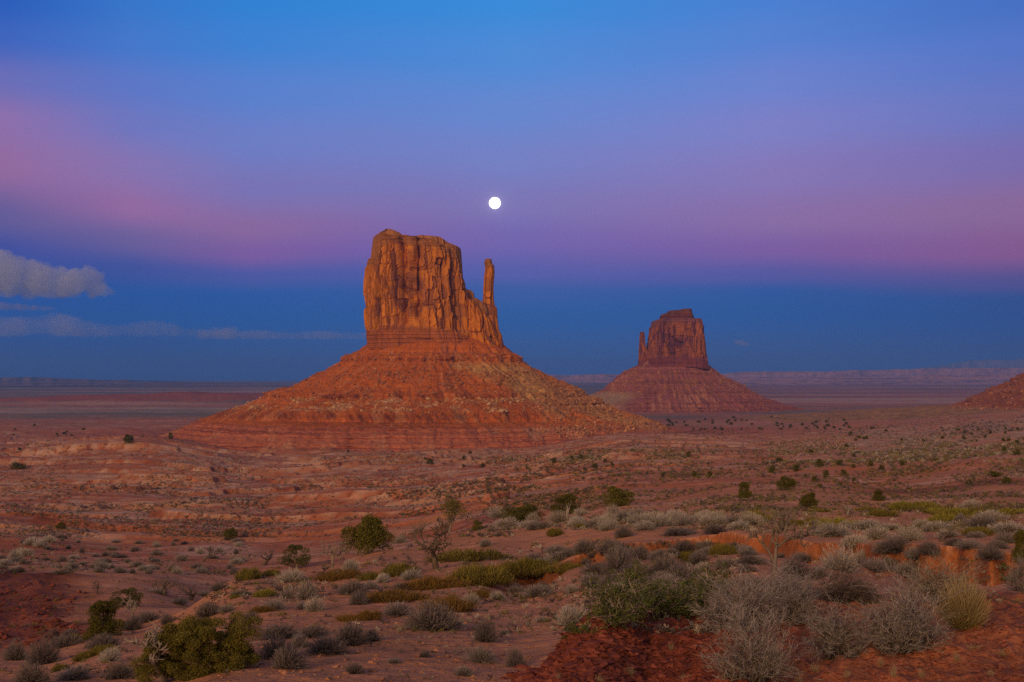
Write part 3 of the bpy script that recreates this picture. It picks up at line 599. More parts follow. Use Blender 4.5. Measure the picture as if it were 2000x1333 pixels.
# ------------------------------------------------------------------ plants: shapes
def _unit(v): return v/(np.linalg.norm(v, axis=-1, keepdims=True)+1e-9)
def strips(P0, P1, w, bend, seg=3, taper=0.8, R=rng):
    n = len(P0); t = np.linspace(0, 1, seg+1)[None, :, None]
    P = P0[:, None]+(P1-P0)[:, None]*t+bend[:, None]*4*t*(1-t)
    sd = _unit(np.cross(P1-P0, R.normal(size=(n, 3))))[:, None]*(np.asarray(w)[:, None, None]*(1-taper*t))
    V = np.stack([P-sd, P+sd], 2).reshape(-1, 3)
    o = np.arange(n)[:, None]*(seg+1)*2+np.arange(seg)[None]*2
    Fc = np.stack([o, o+1, o+3, o+2], -1).reshape(-1, 4)
    return V, Fc, np.repeat(np.arange(n), (seg+1)*2), np.tile(np.repeat(np.linspace(0, 1, seg+1), 2), n)
def tubes(P0, P1, w, bend, seg=3, taper=0.75, R=rng, sides=3):
    n = len(P0); t = np.linspace(0, 1, seg+1)[None, :, None]
    P = P0[:, None]+(P1-P0)[:, None]*t+bend[:, None]*4*t*(1-t)
    a = _unit(np.cross(P1-P0, R.normal(size=(n, 3)))); b = _unit(np.cross(P1-P0, a))
    wd = np.asarray(w)[:, None, None]*(1-taper*t)
    V = np.stack([P+wd*(a[:, None]*math.cos(q)+b[:, None]*math.sin(q)) for q in np.arange(sides)*2*math.pi/sides], 2).reshape(-1, 3)
    o = np.arange(n)[:, None, None]*(seg+1)*sides+np.arange(seg)[None, :, None]*sides
    i = np.arange(sides)[None, None]; j = (i+1) % sides
    Fc = np.stack([o+i, o+j, o+j+sides, o+i+sides], -1).reshape(-1, 4)
    return V, Fc, np.repeat(np.arange(n), (seg+1)*sides), np.tile(np.repeat(np.linspace(0, 1, seg+1), sides), n)
def quads(Cn, size, R=rng, asp=0.5, up=0.0):
    n = len(Cn); a = R.normal(size=(n, 3)); a[:, 2] += up; a = _unit(a)
    b = _unit(np.cross(a, R.normal(size=(n, 3))))
    s = np.asarray(size)[:, None]; a = a*s; b = b*s*asp
    V = np.stack([Cn-a*.5, Cn+b*.5, Cn+a*.6, Cn-b*.5], 1).reshape(-1, 3)
    return V, np.arange(n*4).reshape(-1, 4), np.repeat(np.arange(n), 4), np.tile([0, .5, 1, .5], n)
def merge(parts):
    V, Fc, o = [], [], 0
    for v, f in parts:
        V.append(v); Fc.append(f+o); o += len(v)
    return np.concatenate(V), np.concatenate(Fc)
def dome(n, R, lo=0.75, hi=1.05, flat=0.0):
    az_ = R.uniform(0, 2*math.pi, n); u_ = R.uniform(flat, 1, n); el_ = np.arcsin(u_)
    k = R.uniform(lo, hi, n)
    return np.stack([.5*np.cos(el_)*np.cos(az_)*k, .5*np.cos(el_)*np.sin(az_)*k, np.sin(el_)*k], 1)
def lumpy(T, R, n=7, amt=0.42):
    """push a dome out of round"""
    c = _unit(R.normal(size=(n, 3))); a = R.uniform(-amt, amt, n)
    u_ = _unit(T*np.array([2, 2, 1.0]))
    f = 1+(np.exp((u_@c.T-1)*5)*a).sum(1)
    return T*f[:, None]
def colr(base, tip, idx, t, R, jit=0.18):
    n = idx.max()+1; j = 1+R.uniform(-jit, jit, (n, 1)); w_ = R.uniform(-.03, .03, (n, 3))*0.3
    return np.clip(lerp3(np.broadcast_to(C3(*base), (len(idx), 3)), np.broadcast_to(C3(*tip), (len(idx), 3)), t)*j[idx]+w_[idx], .008, .8)
plant = material('plant_matter', None, scales=(), bump=(), rough=1.0, rnd=0.14)
wood = material('weathered_wood', None, scales=((14.0, .25),), bump=((30.0, .01),), rough=1.0, rnd=0.08)

def sage_mesh(seed, n=420, base=(.12,.095,.085), tip=(.235,.205,.20), leaves=500, leafc=(.21,.19,.18), w=0.008):
    R = np.random.default_rng(seed)
    T = lumpy(dome(n, R, .7, 1.06, 0.02), R)
    B = T*R.uniform(0.02, 0.25, (n, 1)); B[:, 2] *= .3
    V, Fc, i, t = strips(B, T, R.uniform(.6, 1.3, n)*w, R.normal(size=(n, 3))*.03, 3, .6, R)
    c = colr(base, tip, i, t, R, .3)
    k = R.integers(0, n, leaves); f = R.uniform(.55, 1.02, (leaves, 1))
    V2, F2, i2, t2 = quads(B[k]+(T[k]-B[k])*f+R.normal(size=(leaves, 3))*.015, R.uniform(.03, .07, leaves), R, .35, .6)
    c2 = colr(tuple(np.array(leafc)*.8), leafc, i2, t2, R, .25)
    V, Fc = merge([(V, Fc), (V2, F2)])
    return mesh_np('sagebrush', V, Fc, plant, np.concatenate([c, c2]))
DARK = [sage_mesh(1000+i, 900, (.07,.056,.056), (.165,.14,.142), 900, (.15,.13,.132)) for i in range(4)]
GREY = [sage_mesh(1100+i, 850, (.12,.097,.088), (.24,.21,.205), 800, (.22,.195,.185)) for i in range(4)]
PALE = [sage_mesh(1200+i, 950, (.16,.13,.105), (.40,.365,.33), 700, (.37,.345,.30), .007) for i in range(4)]
def mat_mesh(seed, base, tip):
    R = np.random.default_rng(seed); n = 1500
    r_ = np.sqrt(R.uniform(0, 1, n))*.5; a_ = R.uniform(0, 6.283, n)
    shape = 1+.25*np.sin(a_*2+seed)+.18*np.sin(a_*5+seed*2)
    B = np.stack([r_*np.cos(a_)*shape, r_*np.sin(a_)*shape, 0*r_-.05], 1)
    hgt = (0.35+.65*np.sqrt(np.clip(1-(2*r_)**2, 0, 1)))*R.uniform(.55, 1.1, n)*(1+.35*perlin(B[:, 0]*5, B[:, 1]*5, seed))
    T = B+np.stack([R.normal(size=n)*.05+B[:, 0]*.2, R.normal(size=n)*.05+B[:, 1]*.2, hgt+.05], 1)
    V, Fc, i, t = strips(B, T, R.uniform(.005, .011, n), R.normal(size=(n, 3))*.05, 2, .5, R)
    c = colr(base, tip, i, t, R, .3)
    m = 1800; k = R.integers(0, n, m); f = R.uniform(.5, 1.0, (m, 1))
    V2, F2, i2, t2 = quads(B[k]+(T[k]-B[k])*f, R.uniform(.02, .05, m), R, .4, 1.0)
    c2 = colr(tip, tip, i2, t2, R, .3)
    V, Fc = merge([(V, Fc), (V2, F2)])
    return mesh_np('mat_shrub', V, Fc, plant, np.concatenate([c, c2]))
MAT = {'olive': [mat_mesh(1300+i, (.10,.075,.025), (.165,.14,.030)) for i in range(3)],
       'brown': [mat_mesh(1310+i, (.11,.065,.025), (.175,.105,.028)) for i in range(2)],
       'bright': [mat_mesh(1320+i, (.11,.10,.025), (.205,.185,.035)) for i in range(3)]}
def straw_mesh(seed, n=700, base=(.16,.12,.04), tip=(.42,.32,.15), spread=.5):
    R = np.random.default_rng(seed)
    T = lumpy(dome(n, R, .65, 1.08, .25), R, 5, .15)
    B = T*np.array([.22, .22, 0])+R.normal(size=(n, 3))*.02; B[:, 2] = -.03
    V, Fc, i, t = tubes(B, T, R.uniform(.004, .008, n), R.normal(size=(n, 3))*.035+np.array([0, 0, .03]), 4, .7, R)
    return V, Fc, colr(base, tip, i, t, R, .3)

def brush(seed, n0=70, levels=3, hr=1.0, base=(.10,.075,.06), tip=(.36,.31,.285), w0=.014, out=.5, fl=.1):
    """a big thorny shrub: woody stems that fork and fork again"""
    R = np.random.default_rng(seed)
    T = dome(n0, R, .45, .7, fl); B = T*np.array([.18, .18, 0]); B[:, 2] = -.06
    parts, cs = [], []; P0, P1, w = B, T, R.uniform(.6, 1.2, n0)*w0
    ends = None; lev_t = [.0, .35, .7, 1.0]
    for lv in range(levels):
        V, Fc, i, t = tubes(P0, P1, w, R.normal(size=P0.shape)*.06*np.linalg.norm(P1-P0, axis=1)[:, None]*2, 4, .55, R)
        parts.append((V, Fc))
        cs.append(colr(tuple(lerp3(C3(*base), C3(*tip), lv/levels)), tuple(lerp3(C3(*base), C3(*tip), (lv+1)/levels)), i, t, R, .5))
        ends = P1
        if lv == levels-1: break
        k = 4 if lv == 0 else 4
        q = np.repeat(np.arange(len(P0)), k); f = R.uniform(.35, 1.0, (len(q), 1))
        ln = np.linalg.norm(P1-P0, axis=1)[q][:, None]
        S = P0[q]+(P1-P0)[q]*f
        dr_ = _unit((P1-P0)[q]+R.normal(size=S.shape)*ln*.55+np.array([0, 0, .15])*ln)
        P0, P1, w = S, S+dr_*ln*R.uniform(.4, .8, ln.shape), w[q]*.55
    V, Fc = merge(parts); c = np.concatenate(cs)
    return V, Fc, c, ends
def leafy(ends, seed, n, size, c1, c2, spread=.03, asp=.45, up=.5):
    R = np.random.default_rng(seed); k = R.integers(0, len(ends), n)
    V, Fc, i, t = quads(ends[k]+R.normal(size=(n, 3))*spread, R.uniform(.6, 1.4, n)*size, R, asp, up)
    return V, Fc, colr(c1, c2, i, t, R, .3)

def wood_tree(seed, h=1.0, lean=(0, 0), forks=3, levels=4, r0=.05, base=(.16,.12,.09), tip=(.34,.29,.26), spread=.9, gnarl=.12):
    """trunk and limbs, each limb bent and tapered"""
    R = np.random.default_rng(seed)
    trunk, limbs, tips = [], [], []
    def tube(path, r):
        path = np.array(path); m = len(path); s_ = 6
        tg = np.gradient(path, axis=0); tg = _unit(tg); a = _unit(np.cross(tg, np.array([.3, .9, .1]))); b = np.cross(tg, a)
        q = np.arange(s_)*2*math.pi/s_
        rr = np.array(r)[:, None, None]*(1+.12*np.sin(q*2+seed)[None, :, None])
        V = (path[:, None]+rr*(a[:, None]*np.cos(q)[None, :, None]+b[:, None]*np.sin(q)[None, :, None])).reshape(-1, 3)
        return V, gridfaces(m, s_, True)
    def grow(p, dr_, ln, r, lv):
        path, rad = [p.copy()], [r]; n = 6; q = p.copy(); dd = dr_.copy()
        for i in range(n):
            dd = _unit(dd+R.normal(size=3)*gnarl*(1.4 if lv else .7)+np.array([0, 0, .04]))
            q = q+dd*ln/n; path.append(q.copy()); rad.append(r*(1-.5*(i+1)/n) if lv < levels-1 else r*(1-.8*(i+1)/n))
        (trunk if lv == 0 else limbs).append(tube(path, rad))
        if lv == levels-1: tips.append(q); return
        for j in range(forks+(1 if lv == 0 else 0)):
            f = R.uniform(.45, 1.0) if lv else R.uniform(.5, 1.0); k = min(int(f*n), n)
            side = _unit(np.cross(dd, R.normal(size=3)))
            grow(path[k], _unit(dd*.55+side*spread*R.uniform(.6, 1.1)+np.array([0, 0, .18])), ln*R.uniform(.55, .85), max(rad[k]*.70, .0095*h), lv+1)
    grow(np.array([0, 0, -.04*h]), _unit(np.array([lean[0], lean[1], 1.0])), h*.45, r0*h, 0)
    def fin(ps):
        V, Fc = merge(ps); z_ = V[:, 2]/h
        return V, Fc, np.clip(lerp3(np.broadcast_to(C3(*base), V.shape), np.broadcast_to(C3(*tip), V.shape), np.clip(.3+.7*z_, 0, 1))*(1+.2*perlin(V[:, 0]*9, V[:, 2]*3, seed))[:, None], .02, .7)
    return fin(trunk), fin(limbs), np.array(tips)

def crown_pts(seed, n, nl, rl, low=.12):
    nl = int(nl*1.5); R = np.random.default_rng(seed); cs, rs = [], []
    for i in range(nl):
        a_ = R.uniform(0, 6.283); u_ = R.uniform(low, .95); rr = .37*math.sqrt(max(0, 1-((u_-.38)/.62)**2))*R.uniform(.35, 1)
        cs.append((rr*math.cos(a_), rr*math.sin(a_), u_*.84)); rs.append(R.uniform(*rl)*(1.15-.45*u_))
    cs = np.array(cs); rs = np.array(rs); k = R.integers(0, nl, n)
    dr_ = _unit(R.normal(size=(n, 3))+np.array([0, 0, .25])); f = R.uniform(.35, 1.0, (n, 1))**.5
    P = cs[k]+dr_*rs[k][:, None]*f*(1+.18*perlin(dr_[:, 0]*6+k, dr_[:, 2]*6, seed)[:, None])
    P = P[P[:, 2] > .03]
    return P
def juniper_crown(seed, n=9000, nl=22, rl=(.13, .21), size=.032, c1=(.060,.058,.012), c2=(.125,.118,.022), low=.12):
    R = np.random.default_rng(seed+5); P = crown_pts(seed, n, nl, rl, low)
    V, Fc, i, t = quads(P, R.uniform(.6, 1.5, len(P))*size, R, .42, .9)
    c = colr(c1, c2, i, t, R, .35)
    cl = 1+.35*perlin(V[:, 0]*7, V[:, 1]*7+V[:, 2]*5, seed)
    return V, Fc, np.clip(c*cl[:, None], .006, .5)

# ------------------------------------------------------------------ plants: where they stand
def place(o, x, y, z, w, h, rz=None, sink=.03):
    o.location = (x, y, z-sink*h); o.rotation_euler = (0, 0, random.uniform(0, 6.28) if rz is None else rz); o.scale = (w, w, h); return o
LX = lambda a: np.array(a, float)

# --- junipers: a few kinds, each with trunk and crown
def make_juniper(seed, n, nl, rl, size, dead=0.0, low=.12, name='juniper', c1=(.060,.058,.012), c2=(.125,.118,.022)):
    r = thing(name, 'x', 'juniper')
    tr, lb, tips = wood_tree(seed, .85, (.1, .05), 3, 3, .05, (.11,.085,.065), (.25,.21,.18), .8)
    V, Fc = merge([(tr[0], tr[1]), (lb[0], lb[1])])
    link('trunk', mesh_np('trunk', V, Fc, wood, np.concatenate([tr[2], lb[2]]), True), r)
    v, f, c = juniper_crown(seed, n, nl, rl, size, c1, c2, low)
    link('crown', mesh_np('crown', v, f, plant, c), r)
    return r
JUN = [make_juniper(2001, 13000, 30, (.13, .21), .034), make_juniper(2002, 13000, 28, (.13, .2), .034, low=.05), make_juniper(2003, 5200, 15, (.10, .16), .034, c1=(.055,.058,.02), c2=(.105,.105,.035)),
       make_juniper(2004, 9000, 30, (.12, .17), .036, low=.03)]
JUNUSED = set()
def juniper(kind, px, py, w, h, label, group=None, parts=True):
    x, y, z = (float(v[0]) for v in hits(px, py)); k = y/F
    src = JUN[kind]
    if kind in JUNUSED: o = dup(src, (0, 0, 0))
    else: o = src; JUNUSED.add(kind)
    place(o, x, y, z, w*k*1.12, h*k*1.08); o['label'] = label; o['category'] = 'juniper'
    if group: o['group'] = group
    elif 'group' in o: del o['group']
    return o
juniper(0, 717, 1083, 96, 80, 'rounded dense green juniper on the slope below the left foot of the butte')
juniper(1, 200, 1244, 80, 76, 'dark green juniper beside the red gully, above the biggest juniper')
juniper(2, 246, 1186, 74, 42, 'grey-green half-bare juniper just behind the dark green one by the gully')
juniper(2, 578, 1112, 72, 52, 'sparse small juniper with a thin trunk, left of the rounded juniper')
juniper(3, 1020, 1020, 92, 40, 'low wide green juniper at the crest, directly below the gap between the buttes', None)
juniper(1, 1106, 1005, 62, 42, 'green juniper with a bare white stick in front of it')
juniper(3, 1208, 990, 66, 46, 'double-humped green juniper, third along the crest from the low wide one')
juniper(0, 1536, 958, 40, 29, 'dark round juniper in the right valley, largest of those beyond the crest')
juniper(1, 1453, 973, 30, 34, 'upright juniper left of and nearer than the largest dark valley one')
juniper(3, 1580, 992, 40, 36, 'lighter yellow-green juniper nearest the brush in the right valley')
juniper(1, 1715, 978, 28, 22, 'lone pointed juniper at the edge of the dark red wash')
juniper(0, 450, 1053, 28, 24, 'small round juniper alone by the pale wash')
juniper(3, 119, 1033, 22, 15, 'tiny boxy green juniper alone on the pale flat at left')
juniper(1, 932, 1036, 26, 21, 'small upright green juniper among pale brush at the crest')
juniper(1, 1992, 1100, 36, 70, 'green juniper cut by the right edge of the photo')
juniper(3, 36, 916, 34, 15, 'low spreading green juniper at the left edge of the valley')
juniper(0, 251, 866, 20, 19, 'juniper on the pale knoll left of the near butte')
juniper(1, 333, 858, 10, 14, 'narrow little juniper on top of the pale knoll')
juniper(2, 1892, 948, 20, 13, 'loose grey-green juniper above the red wash, left of the darkest one there')
juniper(0, 1966, 946, 18, 16, 'darkest round juniper above the red wash near the right edge')
# the one in the left corner
x, y, z = (float(v[0]) for v in hits(325, 1333)); k = y/F
bj = thing('juniper', 'biggest juniper, wide and loose with grey dead limbs, in the lower left corner', 'juniper', (x, y, z-.05))
tr, lb, tips = wood_tree(2100, 1.35, (-.25, 0), 4, 4, .045, (.13,.10,.085), (.33,.28,.26), 1.0)
link('trunk', mesh_np('trunk', *tr[:2], wood, tr[2], True), bj); link('dead_limbs', mesh_np('dead_limbs', *lb[:2], wood, lb[2], True), bj)
R = np.random.default_rng(2101); cps = []
for (cx_, cz_, rx_, rz_, n) in [(.05,.55,.34,.42,9000),(.42,.68,.36,.40,9000),(.78,.80,.30,.30,5200),(-.15,.30,.28,.28,4000),(.62,.35,.36,.26,6000),(.30,.95,.22,.16,2200),(.95,.92,.2,.16,1600),(.30,.30,.36,.28,7000),(.85,.45,.30,.30,6000),(.15,.8,.3,.25,4000)]:
    nl = 16; lc = _unit(R.normal(size=(nl, 3)))*R.uniform(.3, 1, (nl, 1))*np.array([rx_, .42, rz_])+np.array([cx_, 0, cz_])
    kk = R.integers(0, nl, n); n = int(n*1.5); kk = R.integers(0, nl, n); cps.append(lc[kk]+_unit(R.normal(size=(n, 3)))*R.uniform(.2, 1, (n, 1))**.6*np.array([.105, .105, .095]))
P = np.concatenate(cps); P = P[P[:, 2] > .02]
V, Fc, i, t = quads(P, R.uniform(.6, 1.7, len(P))*.025, R, .3, 1.1)
link('crown', mesh_np('crown', V, Fc, plant, np.clip(colr((.075,.068,.014), (.17,.15,.032), i, t, R, .35)*(1+.3*perlin(V[:, 0]*6, V[:, 2]*6, 5))[:, None], .006, .5)), bj)
sj = 190*k/1.3; bj.scale = (sj*1.12, sj*1.1, sj*.83); bj.rotation_euler = (0, 0, 0)
# the thin one standing behind the dead tree
def thin_juniper(px, py, w, h, label, seed):
    x, y, z = (float(v[0]) for v in hits(px, py)); k = y/F
    r = thing('juniper', label, 'juniper', (x, y, z))
    tr, lb, tips = wood_tree(seed, 1.0, (.1, 0), 3, 4, .04, (.13,.10,.08), (.30,.25,.21), .6)
    V, Fc = merge([(tr[0], tr[1]), (lb[0], lb[1])])
    link('trunk', mesh_np('trunk', V, Fc, wood, np.concatenate([tr[2], lb[2]]), True), r)
    v, f, c = leafy(tips, seed+1, 2600, .035, (.075,.068,.018), (.15,.13,.035), .06, .4, .9)
    link('crown', mesh_np('crown', v, f, plant, c), r)
    r.scale = (w*k, w*k, h*k); return r
thin_juniper(878, 1040, 75, 82, 'thin half-bare juniper standing behind the dead tree, left of the crest', 2201)
# small far junipers
FARJ = []
for i in range(4):
    v, f, c = juniper_crown(2300+i, 1400, 12, (.16, .25), .085, (.050,.050,.012), (.105,.10,.022), .05)
    FARJ.append(mesh_np('juniper', v, f, plant, c))
far_mid = [(1345,893,12,11),(1508,924,18,13),(1556,921,17,12),(1602,912,22,15),(1640,909,16,10),(1613,933,15,14),(1647,929,13,11),(1667,940,9,8),(1591,940,13,10),(1701,911,13,11),(1722,918,13,9),(1762,909,14,10),(1942,932,28,11),(1961,884,13,11),(1986,890,16,12),(1662,851,11,8),(1882,859,10,7),(1959,862,9,6),(1986,867,11,7),(1653,874,9,7),(1584,884,11,6),(1667,893,12,6),(1667,914,10,7),(1640,948,9,6),(1357,932,12,10),(1387,932,12,11),(1522,902,17,7),(1295,931,9,7),(1356,929,13,9),(1677,857,10,6),(1602,953,9,7)]
far_ctr = [(1082,903,14,9),(1117,898,10,7),(1182,904,8,8),(1162,913,14,8),(1195,909,9,7),(1134,896,9,8),(840,907,16,11),(942,913,10,8),(905,913,8,6),(906,897,9,7),(918,887,8,6),(830,898,8,5),(680,884,7,5)]
far_plain = [(float(rng.uniform(1300, 1660)), float(rng.uniform(817, 842)), float(rng.uniform(5, 10)), float(rng.uniform(3.2, 5.5))) for _ in range(62)] + [(float(rng.uniform(1660, 1990)), float(rng.uniform(836, 866)), float(rng.uniform(5, 10)), float(rng.uniform(4, 6))) for _ in range(20)]
far_left = [(float(rng.uniform(10, 500)), float(rng.uniform(822, 880)), float(rng.uniform(4, 9)), float(rng.uniform(3, 6))) for _ in range(16)]
for lst, lab, grp in ((far_mid, 'small round green juniper dotted over the sandy right valley beyond the crest', 'small junipers in the right valley'),
                 (far_ctr, 'small green juniper dot on the flat before the near butte', 'small junipers before the near butte'),
                 (far_plain, 'tiny dark juniper dot on the grey plain right of the near butte', 'tiny junipers on the far right plain'),
                 (far_left, 'tiny dark juniper dot on the plain left of the near butte', 'tiny junipers on the far left plain')):
    A_ = np.array(lst); x, y, z = hits(A_[:, 0], A_[:, 1])
    for i in range(len(A_)):
        if not np.isfinite(y[i]): continue
        k = y[i]/F; o = link('juniper', FARJ[i % 4]); place(o, x[i], y[i], z[i], A_[i, 2]*k*1.15, A_[i, 3]*k*1.25); tag(o, lab, 'juniper', grp)

# --- dead trees and snags
def dead_tree(px, py, w, h, label, seed, lean=(0, 0), levels=4, forks=3, r0=.05, base=(.17,.13,.10), tip=(.36,.31,.28), spread=.9, name='dead_tree', cat='dead tree'):
    x, y, z = (float(v[0]) for v in hits(px, py)); k = y/F
    r = thing(name, label, cat, (x, y, z))
    tr, lb, tips = wood_tree(seed, 1.0, lean, forks, levels, r0, base, tip, spread)
    link('trunk', mesh_np('trunk', *tr[:2], wood, tr[2], True), r); link('branches', mesh_np('branches', *lb[:2], wood, lb[2], True), r)
    zz = lb[0][:, 2].max(); ww = lb[0][:, 0].max()-lb[0][:, 0].min()
    r.scale = (w*k/ww, w*k/ww, h*k/zz); return r
dead_tree(1511, 1138, 165, 160, 'bleached dead tree with twisted bare limbs standing before the orange cut bank', 2401, (-.05, 0), 5, 3, .038, (.12,.095,.08), (.20,.17,.15))
dead_tree(853, 1112, 115, 105, 'dark dead tree leaning on the pink slope right of the rounded juniper', 2402, (-.35, 0), 5, 3, .055, (.085,.06,.04), (.16,.125,.10))
dead_tree(648, 1110, 60, 62, 'grey dead tree close against the left side of the rounded juniper', 2403, (.1, 0), 5, 3, .05, (.14,.11,.085), (.28,.24,.21))
SN = (.075,.055,.045), (.15,.12,.11)
dead_tree(512, 1105, 45, 36, 'forked bare snag left of the sparse small juniper', 2404, (.4, 0), 3, 3, .05, *SN)
dead_tree(625, 1122, 40, 24, 'low black snag under the grey dead tree', 2405, (.3, 0), 3, 3, .05, *SN)
dead_tree(322, 1164, 70, 46, 'tangled dark snag behind the gully junipers', 2406, (0, 0), 4, 3, .04, *SN)
dead_tree(372, 1172, 60, 34, 'wide black snag on the slope right of the tangled one', 2407, (.2, 0), 4, 3, .04, *SN)
dead_tree(190, 1160, 28, 28, 'small spiky snag on the red soil above the gully junipers', 2408, (0, 0), 4, 3, .04, *SN)
dead_tree(108, 1120, 50, 24, 'grey fallen-looking snag on the sandy rise at left', 2409, (.5, 0), 4, 3, .05, (.15,.12,.10), (.27,.23,.21))
dead_tree(92, 1272, 62, 50, 'dark leafless snag in front of the red gully', 2410, (.1, 0), 5, 3, .035, (.07,.05,.045), (.13,.105,.10))
dead_tree(258, 1215, 36, 60, 'pale forked snag between the two gully junipers', 2411, (.1, 0), 4, 3, .04, (.16,.13,.11), (.33,.29,.27))
dead_tree(395, 1098, 50, 30, 'faint snag on the bend of the pale wash', 2412, (.2, 0), 4, 3, .04, *SN)
dead_tree(1109, 1016, 10, 40, 'bare white stick standing before a crest juniper', 2413, (.05, 0), 3, 2, .05, (.28,.25,.23), (.42,.38,.35), .5)
dead_tree(1838, 1058, 34, 28, 'black forked stub among the pale brush at right', 2414, (.3, 0), 3, 2, .07, *SN)
dead_tree(1667, 1090, 26, 44, 'pale-stemmed dead shrub rooted at the lip of the cut bank', 2415, (0, 0), 4, 3, .05, (.24,.19,.15), (.34,.30,.27))
dead_tree(1722, 1102, 44, 40, 'dark exposed roots hanging on the cut bank', 2416, (.2, 0), 4, 3, .05, (.10,.06,.04), (.20,.14,.11))
dead_tree(1655, 1006, 20, 22, 'thin grey snag at the edge of the green mats', 2417, (.1, 0), 3, 2, .05, (.2,.17,.15), (.3,.26,.24))
def fallen(px, py, w, label, seed, rz):
    x, y, z = (float(v[0]) for v in hits(px, py)); k = y/F
    tr, lb, tips = wood_tree(seed, 1.0, (0, 0), 3, 3, .035, (.12,.09,.075), (.22,.18,.16), .45, .06)
    V, Fc = merge([(tr[0], tr[1]), (lb[0], lb[1])]); V = V[:, [2, 0, 1]]*np.array([1, .7, .45]); V[:, 0] -= .45
    o = link('fallen_branch', mesh_np('fallen_branch', V, Fc, wood, np.concatenate([tr[2], lb[2]]), True))
    o.location = (x, y, z+.03*w*k); o.scale = (w*k,)*3; o.rotation_euler = (0, 0, rz); return tag(o, label, 'branch')
fallen(892, 1275, 100, 'bundle of dead branches lying on the sand below a dark bush with green tips', 2501, .7)
fallen(725, 1103, 56, 'smooth pale log lying under the rounded juniper', 2502, .1)
fallen(885, 1078, 50, 'grey dead branch lying right of the dark dead tree', 2503, 2.6)
fallen(1610, 1290, 36, 'bleached bent branch on the orange sand under the big brush', 2504, .3)
fallen(1255, 1264, 13, 'short white stick lying on the red rock knoll', 2505, -.4)

# --- grey brush
SAGE = {'dark': DARK, 'grey': GREY, 'pale': PALE}
def shrubs(lst, name, cat, label, group, bank=SAGE, wk=1.42, hk=1.2):
    A_ = np.array([l[:4] for l in lst], float); x, y, z = hits(A_[:, 0], A_[:, 1])
    for i, l in enumerate(lst):
        if not np.isfinite(y[i]) or y[i] > 4000: continue
        k = y[i]/F; ms = bank[l[4]]; o = link(name, ms[(i*7+int(l[0])) % len(ms)])
        place(o, x[i], y[i], z[i], l[2]*k*wk, l[3]*k*hk, None, .06); u_ = random.uniform(.82, 1.2); o.scale = (o.scale[0]*u_, o.scale[1]/u_, o.scale[2]*random.uniform(.85, 1.15))
        tag(o, l[5] if len(l) > 5 else label(l[4]) if callable(label) else label, cat, None if len(l) > 5 else (group+' '+l[4] if callable(label) else group))
word = {'dark': 'dark grey', 'grey': 'mid-grey', 'pale': 'pale silvery'}
lower = [(690,1160,56,26,'dark','dark oblong grey bush above the brown mats, right of two pale ones'),(700,1181,34,24,'dark'),(597,1171,36,34,'grey','tall round grey bush at mid slope, left of the dark oblong one'),(562,1169,24,18,'grey'),(613,1194,32,22,'pale'),(787,1152,34,17,'dark'),(746,1138,28,18,'pale'),(800,1131,36,14,'pale'),
 (847,1231,90,44,'dark','broad grey bush alone in the middle of the lower sand slope'),(778,1201,52,26,'grey'),(922,1181,28,20,'pale'),(970,1171,28,15,'pale'),(612,1244,58,30,'dark'),(545,1249,72,32,'dark'),(640,1277,74,40,'dark','largest dark bush of the cluster right of the biggest juniper'),(685,1259,64,38,'dark'),(727,1253,30,22,'dark'),(542,1287,58,38,'dark'),(560,1305,64,38,'dark'),(584,1266,28,24,'grey'),(693,1316,32,18,'dark'),(906,1319,36,20,'grey'),(940,1294,44,30,'grey'),(948,1254,40,32,'dark','dark bush with green tips at the end of a dead branch bundle'),(829,1284,20,11,'dark'),(573,1136,42,22,'pale'),(685,1116,30,26,'pale'),(948,1067,22,15,'grey'),(783,1061,24,15,'pale'),(535,1190,40,18,'grey'),(590,1190,30,14,'grey'),(1008,1302,30,26,'dark'),(655,1130,30,14,'grey'),(725,1150,30,14,'grey'),(860,1180,26,10,'grey'),(1052,1163,50,22,'grey'),(1118,1158,26,15,'pale'),(1117,1219,66,36,'pale','pale round bush beside the leafy green shrub, above the red knoll'),(985,1240,20,10,'grey'),(770,1295,24,9,'grey'),(1060,1215,22,9,'grey')]
left = [(427,1153,32,15,'dark'),(408,1204,46,24,'dark'),(291,1214,40,16,'dark'),(326,1218,26,22,'dark'),(257,1231,32,20,'dark'),(204,1266,58,24,'dark'),(87,1297,48,32,'dark','dark bush below the gully, left of a long shadowy one'),(143,1327,58,28,'grey'),(61,1336,52,30,'dark','dark bush cut by the bottom edge near the left corner'),(217,1292,38,24,'pale'),(140,1241,28,14,'grey'),(130,1263,52,22,'dark'),(350,1180,30,14,'grey'),(400,1165,30,12,'grey'),(470,1165,30,12,'grey'),(445,1195,30,16,'grey'),(385,1225,32,18,'grey'),(30,1290,40,26,'dark'),(235,1325,40,20,'dark'),(490,1215,32,22,'dark'),(310,1160,30,12,'grey')]
